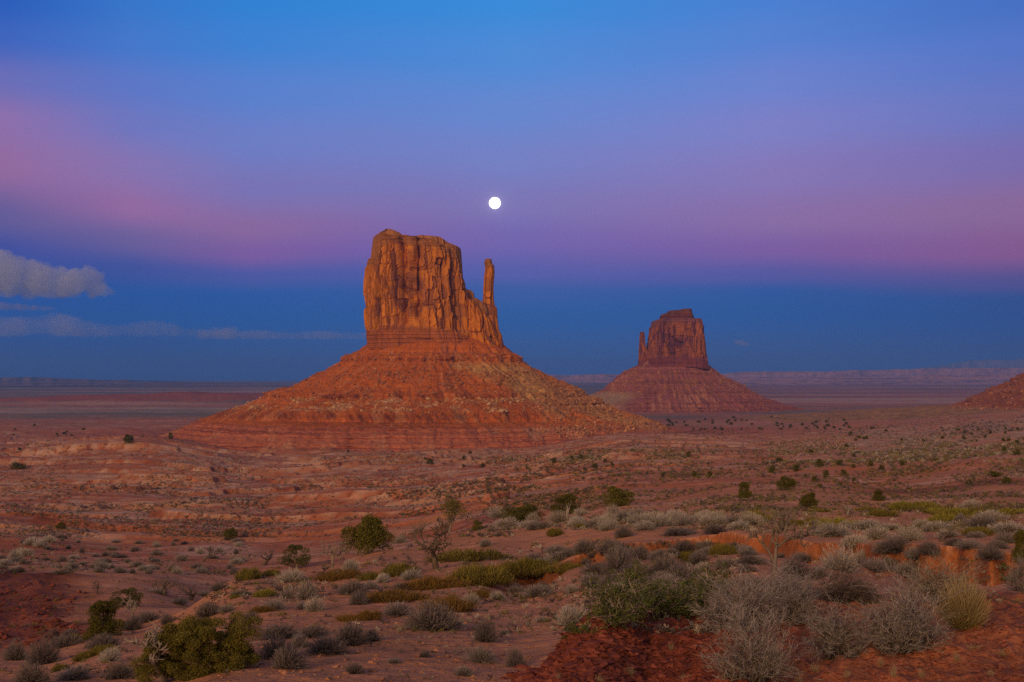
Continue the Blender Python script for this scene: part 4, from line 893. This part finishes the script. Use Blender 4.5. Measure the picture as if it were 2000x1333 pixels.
mid = [(1168,1121,62,26,'dark'),(1210,1117,56,34,'dark'),(1196,1149,62,30,'dark'),(1157,1139,42,18,'grey'),(1213,1159,36,18,'pale'),(1302,1129,68,38,'dark','largest round dark bush between the leafy green shrub and the orange bank'),(1325,1134,50,30,'dark'),(1358,1129,28,20,'dark'),(1215,1090,62,22,'grey'),(1285,1092,36,24,'grey'),(1313,1084,30,15,'grey'),(1338,1076,46,22,'dark'),(1380,1071,32,16,'grey'),(1383,1084,30,16,'grey'),(1434,1073,36,18,'dark'),(1327,1045,66,17,'dark'),(1397,1043,46,18,'dark'),(1253,1077,14,9,'dark'),(1158,1088,20,13,'dark'),(1218,1049,34,19,'dark'),(1296,1151,52,28,'grey'),(1330,1161,52,28,'grey'),(1380,1150,44,26,'grey'),(1110,1085,30,14,'grey'),(1060,1105,44,18,'grey'),(1090,1095,36,16,'grey'),(1240,1135,30,18,'grey'),(1420,1110,40,20,'grey'),(1460,1118,40,22,'dark')]
crest = [(1629,1045,66,17,'pale'),(1665,1067,46,24,'pale'),(1712,1053,44,30,'pale'),(1693,1034,60,18,'pale'),(1780,1056,48,26,'pale'),(1752,1076,58,32,'dark'),(1813,1081,42,26,'dark'),(1827,1037,52,16,'pale'),(1864,1066,34,20,'dark'),(1936,1090,46,24,'dark'),(1936,1017,56,22,'pale'),(1920,1028,52,24,'grey'),(1970,1039,62,20,'pale'),(1964,1061,42,24,'grey'),(1894,992,30,14,'pale','small bright silvery bush at the crest, just under the red wash'),(1873,1020,20,15,'grey'),(1740,1035,44,14,'pale'),(1800,1030,34,14,'pale'),(1850,1050,40,18,'pale'),(1650,1030,30,12,'pale'),(1725,1078,36,20,'grey'),(1790,1090,40,20,'grey'),(1890,1070,40,18,'grey'),(1950,1072,34,18,'dark'),(1995,1060,40,26,'grey'),(1600,1045,30,12,'pale'),(1905,1050,34,14,'grey')]
below = [(1645,1116,72,34,'pale','round pale brush hummock at the foot of the orange cut bank'),(1707,1116,48,26,'grey'),(1766,1127,54,34,'grey'),(1573,1093,44,15,'grey'),(1685,1096,34,16,'pale'),(1528,1090,26,12,'grey'),(1548,1128,64,34,'dark'),(1600,1130,44,20,'grey'),(1470,1150,50,24,'grey'),(1745,1110,40,20,'grey')]
for _ in range(46):
    crest.append((float(rng.uniform(960, 1480)), float(rng.uniform(1006, 1036)), float(rng.uniform(22, 46)), float(rng.uniform(12, 20)), 'pale' if rng.random() < .75 else 'grey'))
for _ in range(32):
    mid.append((float(rng.uniform(1000, 1500)), float(rng.uniform(1075, 1170)), float(rng.uniform(26, 52)), float(rng.uniform(12, 24)), rng.choice(['dark', 'grey', 'pale'], p=[.45, .4, .15])))
rise = []
for _ in range(84):
    py_ = 1050+72*rng.random()**.8; s_ = (py_-930)/150
    rise.append((float(rng.uniform(0, 480)), float(py_), float(rng.uniform(9, 22))*s_, float(rng.uniform(6, 10))*s_, rng.choice(['grey', 'dark', 'pale'], p=[.5, .25, .25])))
for px_, py_ in ((10,1105),(45,1085),(80,1070),(28,1095),(60,1065),(95,1060)): rise.append((px_, py_, 26, 14, 'pale'))
shrubs(lower, 'sagebrush', 'shrub', lambda t: word[t]+' brush clump scattered on the bare pink sand slope', 'brush on the lower sand slope')
shrubs(left, 'sagebrush', 'shrub', lambda t: word[t]+' brush clump around the biggest juniper and the gully', 'brush round the lower left juniper')
shrubs(mid, 'sagebrush', 'shrub', lambda t: word[t]+' brush clump between the leafy shrubs and orange bank', 'brush in front of the cut bank')
shrubs(crest, 'sagebrush', 'shrub', lambda t: word[t]+' brush clump crowding the crest behind the orange bank', 'brush along the crest')
shrubs(below, 'sagebrush', 'shrub', lambda t: word[t]+' brush clump at the foot of the orange bank by the dead tree', 'brush at the foot of the bank')
shrubs(rise, 'sagebrush', 'shrub', lambda t: word[t]+' small brush clump on the sandy rise at left', 'brush on the left sandy rise')

# --- green and brown mats
mats = [(920,1093,98,24,'olive','low green mat of shrub right of the dark dead tree'),(937,1133,100,40,'olive','thick olive mat of shrub, largest on the sand slope'),(850,1149,74,26,'brown','brownish mat joined to the left of the thick olive one'),(766,1174,90,22,'brown','long thin brown mat stretching left across the sand'),(872,1192,68,36,'brown','dark brown clumped mat below the thick olive one'),(940,1166,54,15,'brown'),(783,1122,62,26,'olive','dark green mat under the dark dead tree'),(729,1132,36,20,'olive'),(685,1213,34,20,'brown'),(718,1212,36,28,'brown','rusty brown tuft at the end of a grey bush'),(511,1196,32,15,'brown'),(517,1165,40,16,'bright','bright green strip of low shrub at mid slope'),(665,1130,62,24,'brown'),
 (1788,996,78,20,'bright'),(1872,1009,74,22,'bright'),(1844,1019,44,18,'bright','brightest yellow-green mat at the crest right of centre'),(1724,1007,48,13,'olive'),(1634,1028,58,19,'bright'),(1592,1020,32,15,'olive'),(1914,1042,54,16,'olive'),(1975,1003,54,13,'bright'),(1600,1000,30,8,'olive'),(1700,1000,40,10,'olive'),(1830,1000,40,12,'bright'),(1930,1000,50,12,'olive'),(1550,1025,40,12,'olive'),
 (1031,1119,78,34,'olive','wide olive mat on the slope below the left piece of orange bank'),(1101,1115,58,18,'olive'),(1341,1095,48,24,'olive'),(1414,1084,48,24,'olive'),(1084,1045,32,15,'olive'),(1476,1020,58,26,'bright','yellow-green mat behind the bleached dead tree'),(1140,1030,30,9,'olive'),(1250,1010,36,8,'olive'),(1380,1006,50,7,'olive'),
 (486,1130,44,22,'olive','brown-green mat left of the sparse small juniper'),(530,1125,30,14,'olive'),(204,1276,38,18,'olive'),(167,1286,32,15,'olive'),(146,1256,52,18,'olive'),(117,1310,28,14,'olive'),(470,1165,36,10,'bright')]
shrubs(mats, 'mat_shrub', 'shrub', lambda t: {'olive': 'small olive', 'brown': 'small brown', 'bright': 'small yellow-green'}[t]+' mat of low shrub scattered among the brush', 'low mats', MAT, 1.12, .80)

# --- the big brush in the right foreground
def big_brush(px, py, w, h, label, seed, n0=60, fl=.1, leaf=None, base=(.04,.03,.026), tip=(.31,.275,.275), w0=.011, levels=4, cat='shrub', name='thorn_bush'):
    n0 = int(n0*.72) if levels == 4 else n0; w0 = w0*1.25
    x, y, z = (float(v[0]) for v in hits(px, py)); k = y/F
    r = thing(name, label, cat, (x, y, z))
    V, Fc, c, ends = brush(seed, n0, levels, 1, base, tip, w0, .5, fl)
    zz = np.percentile(V[:, 2], 99); ww = np.percentile(V[:, 0], 98)-np.percentile(V[:, 0], 2)
    link('branches', mesh_np('branches', V, Fc, wood, c), r)
    if leaf:
        n, s_, c1, c2 = leaf; v, f, cc = leafy(ends, seed+1, n, s_, c1, c2); link('leaves', mesh_np('leaves', v, f, plant, cc), r)
    r.scale = (.88*w*k/ww, .88*w*k/ww, .93*h*k/zz); return r
LG = (2600, .022, (.075,.068,.03), (.14,.125,.06)); LGR = (2200, .02, (.09,.078,.075), (.18,.16,.155))
big_brush(1470, 1338, 165, 165, 'tall thorny grey bush nearest the camera, cut by the bottom edge', 3001, 46, .25, (1500, .02, (.10,.085,.03), (.17,.14,.05)))
big_brush(1450, 1232, 170, 112, 'dense twiggy grey bush just behind the tallest thorny one', 3002, 70, .05, LGR)
big_brush(1555, 1215, 110, 100, 'grey bush between the dense twiggy one and the fan-shaped one', 3003, 60, .05, LGR)
big_brush(1655, 1178, 150, 70, 'fan-shaped brown-grey bush behind the gnarled pale branches', 3004, 80, .05, None, (.05,.036,.028), (.20,.155,.135))
big_brush(1630, 1285, 140, 112, 'greenish-grey bush with gnarled pale branches sprawling at its base', 3005, 46, .12, LG)
big_brush(1765, 1272, 160, 140, 'large tangled grey bush left of the yellow straw-coloured bush', 3006, 70, .1, (1800, .02, (.09,.08,.04), (.17,.15,.08)))
big_brush(1842, 1180, 155, 98, 'airy grey bush behind the yellow straw-coloured bush', 3007, 50, .12, (1200, .02, (.13,.11,.07), (.22,.19,.13)), (.07,.055,.035), (.30,.26,.21))
big_brush(1990, 1155, 60, 70, 'grey bush cut by the right edge below a green juniper', 3008, 40, .12, LGR)
big_brush(1520, 1180, 120, 70, 'brown-grey bush under the bleached dead tree', 3009, 60, .08, LGR)
x, y, z = (float(v[0]) for v in hits(1880, 1226)); k = y/F
V, Fc, c = straw_mesh(3100, 1100, (.12,.09,.035), (.34,.265,.14))
yb = thing('straw_bush', 'yellow straw-coloured bush of upright stems at the lower right', 'shrub', (x, y, z))
link('stems', mesh_np('stems', V, Fc, plant, c), yb); yb.scale = (120*k, 120*k, 100*k)
Rg = np.random.default_rng(3101); Tt = dome(1500, Rg, .3, .75, .1); v, f, i, t = quads(Tt*np.array([1, 1, .7]), Rg.uniform(.02, .05, 1500), Rg, .35, .8)
link('leaves', mesh_np('leaves', v, f, plant, colr((.10,.085,.02), (.19,.155,.04), i, t, Rg, .3)), yb)
GC = ((.052,.070,.018), (.105,.125,.032))
for px_, py_, w_, h_, lab, sd in ((1205,1222,120,95,'leafy green shrub with pale twigs, left of the others above the red knoll',3201),(1292,1212,110,78,'leafy green shrub between two others above the red knoll',3202),(1385,1196,95,88,'leafy green shrub touching the dense twiggy grey bush',3203),(1240,1140,50,44,'upright leafy green sprig rising behind the leafy shrubs',3204),(1338,1205,70,52,'lowest leafy green shrub, in the gap of the leafy row',3206)):
    big_brush(px_, py_, w_, h_, lab, sd, 22, .2, (3400, .045, *GC), (.14,.11,.09), (.32,.27,.24), .013, 3, 'shrub', 'leafy_shrub')
for px_, py_, w_, h_, lab, sd in ((1115,1240,30,22,'tiny green seedling on the sand just above the knoll edge',3301),(1140,1238,24,16,'second tiny green seedling, right of the first by the knoll',3302),(1103,1252,14,10,'smallest green seedling at the knoll edge',3303),(1975,1135,60,40,'leafy green shrub at the mouth of the gully by the right edge',3304)):
    big_brush(px_, py_, w_, h_, lab, sd, 14, .25, (700, .09, *GC), (.10,.08,.06), (.22,.18,.15), .006, 2, 'shrub', 'leafy_shrub')
# straw grass tufts
TUFT = []
for i in range(4):
    V, Fc, c = straw_mesh(3400+i, 70, (.22,.17,.08), (.40,.33,.22)); TUFT.append(mesh_np('grass_tuft', V, Fc, plant, c))
tl = [(1868,1292,24,26),(1592,1312,30,24),(1720,1300,20,22),(1655,1325,26,20),(1800,1325,24,26),(1902,1268,40,14),(1960,1280,40,16),(1560,1335,30,22),(1420,1330,40,18),(1310,1270,18,24),(1230,1320,34,24),(1170,1335,30,20),(1090,1330,20,22),(1340,1330,40,18),(1285,1206,22,20),(1330,1203,26,22),(1245,1212,20,16),(705,1315,18,18),(250,1318,30,30),(610,1192,14,16),(580,1186,16,16),(1475,1270,20,22),(1935,1320,26,16),(1745,1322,24,30)]
A_ = np.array(tl, float); x, y, z = hits(A_[:, 0], A_[:, 1])
for i in range(len(A_)):
    k = y[i]/F; o = link('grass_tuft', TUFT[i % 4]); place(o, x[i], y[i], z[i], A_[i, 2]*k, A_[i, 3]*k)
    tag(o, 'thin straw-coloured dry grass tuft in the foreground soil between the bushes', 'grass tuft', 'dry grass tufts in the foreground')

# --- rocks
def rock_mesh(seed, flat=1.0, n=2, mat=None, colr_=(.33,.15,.075)):
    import bmesh
    R = np.random.default_rng(seed); bm = bmesh.new(); bmesh.ops.create_icosphere(bm, subdivisions=n, radius=.5)
    V = np.array([v.co[:] for v in bm.verts]); Fc = np.array([[v.index for v in f.verts] for f in bm.faces]); bm.free()
    pl = _unit(R.normal(size=(11, 3))); dd = R.uniform(.26, .42, 11)
    for p_, d_ in zip(pl, dd):
        ex = np.maximum(V@p_-d_, 0); V = V-ex[:, None]*p_*.95
    V = V*np.array([1, R.uniform(.7, 1), flat*R.uniform(.7, 1)])
    return mesh_np('boulder', V, Fc, mat or slope, np.broadcast_to(C3(*colr_)*R.uniform(.8, 1.2), V.shape))
def sprinkle(obj, n, cond, R, top=None):
    me = obj.data; co = np.empty(len(me.vertices)*3, np.float32); me.vertices.foreach_get('co', co)
    co = co.reshape(-1, 3)+np.array(obj.parent.location[:]); w_ = cond(co)
    w_ = w_/w_.sum(); k = R.choice(len(co), n, p=w_); return co[k]+R.normal(size=(n, 3))*np.array([.8, .8, 0])
def tw(z_, lo, hi): return ss(z_, lo, lo+2)*(1-ss(z_, hi-2, hi))
WT = [c for c in wb.children if c.name.startswith('talus')][0]; ET = [c for c in eb.children if c.name.startswith('talus')][0]; RT = [c for c in rb.children if c.name.startswith('talus')][0]
def cw(co):
    x_, y_, z_ = co.T; fr = (y_ < DW+30); big = fbm(x_/34, z_/16, 3, 77)
    rt = ss(x_, 10, 70)
    return fr*(tw(z_, -19, 9)*ss(big, -.05, .3)*(1-.5*rt)+1.0*tw(z_, -36, -21)*ss(big, .0, .35)*(1-.4*rt)+.9*rt*tw(z_, -60, -8)+.12*tw(z_, -50, 30))+1e-9
def cwe(co):
    x_, y_, z_ = co.T; return (y_ < DE+20)*(tw(z_, -40, 20)*ss(fbm(x_/30, z_/16, 2, 78), -.1, .3)+.1)+1e-9
def cwr(co):
    x_, y_, z_ = co.T; return (y_ < 1930)*(x_ < 960)*(tw(z_, -52, 12)+.1)+1e-9
R = np.random.default_rng(4000)
BROWN = [rock_mesh(4100+i, .8, 2, rock, (.30,.125,.065)) for i in range(3)]; TAN = [rock_mesh(4110+i, .8, 2, rock, (.46,.30,.17)) for i in range(3)]; OR = [rock_mesh(4120+i, .8, 2, rock, (.40,.19,.07)) for i in range(3)]
for obj_, cnd, n, lab, grp, smin, smax in ((WT, cw, 185, 'boulder resting on the orange slope under the cliff of the near butte', 'boulders on the near butte slope', 3.0, 7.5), (ET, cwe, 45, 'boulder resting on the purple-red slope of the far butte', 'boulders on the far butte slope', 4, 9), (RT, cwr, 70, 'boulder resting on the rocky butte flank at the right edge', 'boulders on the right flank', 3, 9)):
    Pn = sprinkle(obj_, n, cnd, R)
    for i, p_ in enumerate(Pn):
        pale = obj_ is WT and -36 < p_[2] < -21 and p_[0] < 30
        ms = TAN if (pale and R.random() < .8) else (OR if (p_[0] > 20 and obj_ is WT) else BROWN)
        o = link('boulder', ms[i % 3]); s_ = smin+(smax-smin)*R.random()**2.2
        o.location = tuple(p_+np.array([0, 0, .12*s_])); o.scale = (s_, s_, s_*.9); o.rotation_euler = (R.uniform(-.4, .4), R.uniform(-.4, .4), R.uniform(0, 6.28)); tag(o, lab, 'boulder', grp)
def scree(name, obj_, n, cnd, smin, smax, seed):
    R = np.random.default_rng(seed); P = sprinkle(obj_, n, cnd, R); s_ = smin+(smax-smin)*R.random(n)**3
    oc = np.array([(1,0,0),(-1,0,0),(0,1,0),(0,-1,0),(0,0,1),(0,0,-1)], float)*.5; of = np.array([(0,2,4),(2,1,4),(1,3,4),(3,0,4),(2,0,5),(1,2,5),(3,1,5),(0,3,5)])
    V = P[:, None]+(oc[None]+R.normal(size=(n, 6, 3))*.13)*s_[:, None, None]
    Fc = (np.arange(n)[:, None, None]*6+of[None]).reshape(-1, 3)
    pale = np.clip(tw(P[:, 2], -37, -20)*(P[:, 0] < 30)*1.0+.55*ss(P[:, 0], 0, 60), 0, 1) if obj_ is WT else R.random(n)*.4
    c = lerp3(np.broadcast_to(C3(.30,.12,.06), (n, 3)), np.broadcast_to(C3(.44,.26,.13), (n, 3)), np.clip(pale*R.uniform(.1, 1.0, n), 0, 1))*R.uniform(.7, 1.25, (n, 1))
    o = link(name, mesh_np(name, V.reshape(-1, 3), Fc, rock, np.repeat(c, 6, 0))); return tag(o, kind='stuff')
scree('scree', WT, 11000, cw, .9, 4.2, 4201); scree('scree', ET, 3500, cwe, 1.4, 5, 4202); scree('scree', RT, 3500, cwr, 1, 5, 4203)
slab_mat = material('red_shale', None, scales=((1.5, .2), (9, .25)), bump=((4, .04), (22, .012)))
SL = [rock_mesh(4300+i, .38, 3, slab_mat, (.21,.058,.04)) for i in range(5)]
sl = [(1000,1318),(1025,1322),(1050,1312),(1075,1300),(1060,1330),(1100,1290),(1130,1276),(1125,1300),(1155,1262),(1180,1250),(1205,1240),(1190,1285),(1215,1290),(1240,1275),(1150,1320),(1090,1325),(1235,1232),(1280,1222),(985,1327),(1260,1300),(1015,1306),(1085,1283),(1115,1312),(1170,1300),(1310,1216)]
A_ = np.array(sl, float); x, y, z = hits(A_[:, 0], A_[:, 1])
for i in range(len(A_)):
    k = y[i]/F; s_ = R.uniform(22, 52)*k; o = link('shale_rock', SL[i % 5]); o.location = (x[i], y[i], z[i]+.02*s_); o.scale = (s_, s_, s_*R.uniform(.8, 1.3)); o.rotation_euler = (R.uniform(-.15, .15), R.uniform(-.15, .15), R.uniform(0, 6.28))
    tag(o, 'dark red shale slab broken from the left edge of the foreground knoll', 'rock', 'shale slabs on the knoll edge')
# --- low scrub no one could count, over the valley and the slopes
def scrub(name, boxes, seed):
    R = np.random.default_rng(seed); X_, Y_, Z_, S_, Cc = [], [], [], [], []
    for x0, x1, y0, y1, n, s0, s1, pal, ex in boxes:
        pxs = R.uniform(x0, x1, n*2); pys = y0+(y1-y0)*R.random(n*2)**ex
        x, y, z = hits(pxs, pys); ok = np.isfinite(y) & (y < 5000)
        x, y, z = x[ok], y[ok], z[ok]
        keep = (fbm(x/(10+y*.06), y/(8+y*.04), 3, 55) + R.normal(size=len(x))*.22 > 0.02); x, y, z = x[keep], y[keep], z[keep]
        X_.append(x); Y_.append(y); Z_.append(z); S_.append((s0+(s1-s0)*R.random(len(x))**1.8)*(np.clip(y/380, .26, 1) if y1 <= 1000 or y1 == 1050 else np.clip(y/55, .22, 1)))
        P_ = np.array([{'g': (.115,.10,.103), 'd': (.065,.056,.058), 'p': (.30,.27,.23), 'o': (.12,.11,.035), 'j': (.07,.07,.02), 'y': (.17,.15,.05)}[ch] for ch in pal]); Cc.append(P_[R.integers(0, len(pal), len(x))])
    x, y, z, s_, cb = map(np.concatenate, (X_, Y_, Z_, S_, Cc)); n = len(x); q = 20
    T = dome(n*q, R, .55, 1.05, .0).reshape(n, q, 3)*np.array([1, 1, .55])
    side = _unit(np.cross(T, R.normal(size=T.shape)))*R.uniform(.06, .12, (n, q, 1))
    B0 = T*.12; O = np.stack([x, y, z-.03*s_], 1)[:, None, None]
    V = (O+np.stack([B0-side*.6, T+side*.5, T*1.05-side*.5], 2)*s_[:, None, None, None]).reshape(-1, 3)
    c = np.repeat(cb*R.uniform(.75, 1.25, (n, 1)), q*3, 0)*(1+R.uniform(-.2, .2, (n*q, 1))).repeat(3, 0)
    return tag(link(name, mesh_np(name, V, np.arange(len(V)).reshape(-1, 3), plant, c)), kind='stuff')
scrub('scrub_undergrowth', [
  (-40, 1000, 888, 1050, 9000, .7, 1.7, 'ggggddpo', .75), (950, 2040, 848, 1000, 11000, .7, 2.1, 'gddgooyj', .9), (1500, 2040, 850, 905, 3500, .7, 2.2, 'ppgyo', 1),
  (-40, 520, 836, 892, 1800, 1.0, 2.6, 'gdoj', 1), (300, 1400, 878, 905, 2200, .8, 2.2, 'goypp', 1), (1280, 2000, 812, 850, 2200, 1.0, 3.0, 'gjdd', 1),
  (-40, 500, 1045, 1125, 1100, .2, .8, 'gdpo', 1), (400, 1450, 1060, 1240, 1700, .18, .6, 'gpdo', 1), (1450, 2040, 985, 1040, 1500, .15, .5, 'pgoy', 1), (950, 1460, 985, 1036, 1300, .15, .45, 'pgo', 1), (450, 1000, 1240, 1333, 480, .10, .4, 'gpd', 1), (-40, 450, 1130, 1330, 600, .15, .5, 'gdo', 1), (1400, 2000, 1090, 1180, 400, .1, .35, 'gpo', 1)], 5001)
# --- crumbs of shale, pebbles and broken twigs on the near ground
def litter(name, boxes, seed, mat):
    R = np.random.default_rng(seed); Vs, Fs, Cs, o = [], [], [], 0
    oc = np.array([(1,0,0),(-1,0,0),(0,1,0),(0,-1,0),(0,0,1),(0,0,-1)], float)*.5; of = np.array([(0,2,4),(2,1,4),(1,3,4),(3,0,4),(2,0,5),(1,2,5),(3,1,5),(0,3,5)])
    for x0, x1, y0, y1, n, s0, s1, c_, st in boxes:
        x, y, z = hits(R.uniform(x0, x1, n), R.uniform(y0, y1, n)); ok = np.isfinite(y) & (y < 90); x, y, z = x[ok], y[ok], z[ok]
        if st == 1:
            mk = ground(x, y, True)[1]; mk = np.maximum(mk['kn'], mk['gm']); ok = mk < .1 if x0 == 300 else mk > .55; x, y, z = x[ok], y[ok], z[ok]
        elif x0 == 400:
            ok = ground(x, y, True)[1]['kn'] < .05; x, y, z = x[ok], y[ok], z[ok]
        n = len(x)
        s_ = s0+(s1-s0)*R.random(n)**3; a_ = R.uniform(0, 6.28, n)
        sh = (oc[None]+R.normal(size=(n, 6, 3))*.14)*np.array([st, 1 if st == 1 else .05, .5 if st == 1 else .05])
        ca_, sa_ = np.cos(a_)[:, None], np.sin(a_)[:, None]
        sh = np.stack([sh[..., 0]*ca_-sh[..., 1]*sa_, sh[..., 0]*sa_+sh[..., 1]*ca_, sh[..., 2]], -1)*s_[:, None, None]
        Vs.append((np.stack([x, y, z+.1*s_], 1)[:, None]+sh).reshape(-1, 3)); Fs.append((np.arange(n)[:, None, None]*6+of[None]).reshape(-1, 3)+o); o += n*6
        Cs.append(np.repeat(C3(*c_)*R.uniform(.6, 1.3, (n, 1)), 6, 0))
    return tag(link(name, mesh_np(name, np.concatenate(Vs), np.concatenate(Fs), mat, np.concatenate(Cs))), kind='stuff')
litter('shale_rubble', [(960, 1460, 1205, 1345, 5500, .008, .07, (.175,.048,.032), 1), (1400, 2040, 1175, 1345, 4000, .006, .035, (.24,.075,.048), 1), (1000, 1400, 1215, 1340, 120, .03, .09, (.20,.06,.04), 1), (300, 1600, 1060, 1340, 3500, .015, .10, (.34,.16,.09), 1), (-20, 200, 1130, 1290, 800, .08, .5, (.18,.052,.038), 1)], 5101, slab_mat)
litter('twig_litter', [(1380, 2020, 1200, 1345, 90, .03, .09, (.22,.19,.17), 1.4), (400, 1300, 1080, 1333, 420, .06, .28, (.20,.165,.15), 1.4)], 5102, plant)
# ------------------------------------------------------------------ the air: even haze over the whole valley
hv = np.array([(-34000,-900,-170),(34000,-900,-170),(34000,34500,-170),(-34000,34500,-170),(-34000,-900,560),(34000,-900,560),(34000,34500,560),(-34000,34500,560)], float)
hv[:, 1][hv[:, 1] < 0] = -34000
hm = bpy.data.materials.new('haze_air'); hm.use_nodes = True; n_ = hm.node_tree.nodes; n_.clear()
pv = n_.new('ShaderNodeVolumePrincipled'); pv.inputs['Color'].default_value = (.12, .36, 1.0, 1); pv.inputs['Density'].default_value = 5.5e-5; pv.inputs['Anisotropy'].default_value = 0.0
o_ = n_.new('ShaderNodeOutputMaterial'); hm.node_tree.links.new(pv.outputs[0], o_.inputs['Volume'])
hz = link('haze', mesh_np('haze', hv, [(0,3,2,1),(4,5,6,7),(0,1,5,4),(1,2,6,5),(2,3,7,6),(3,0,4,7)], hm)); tag(hz, kind='stuff')
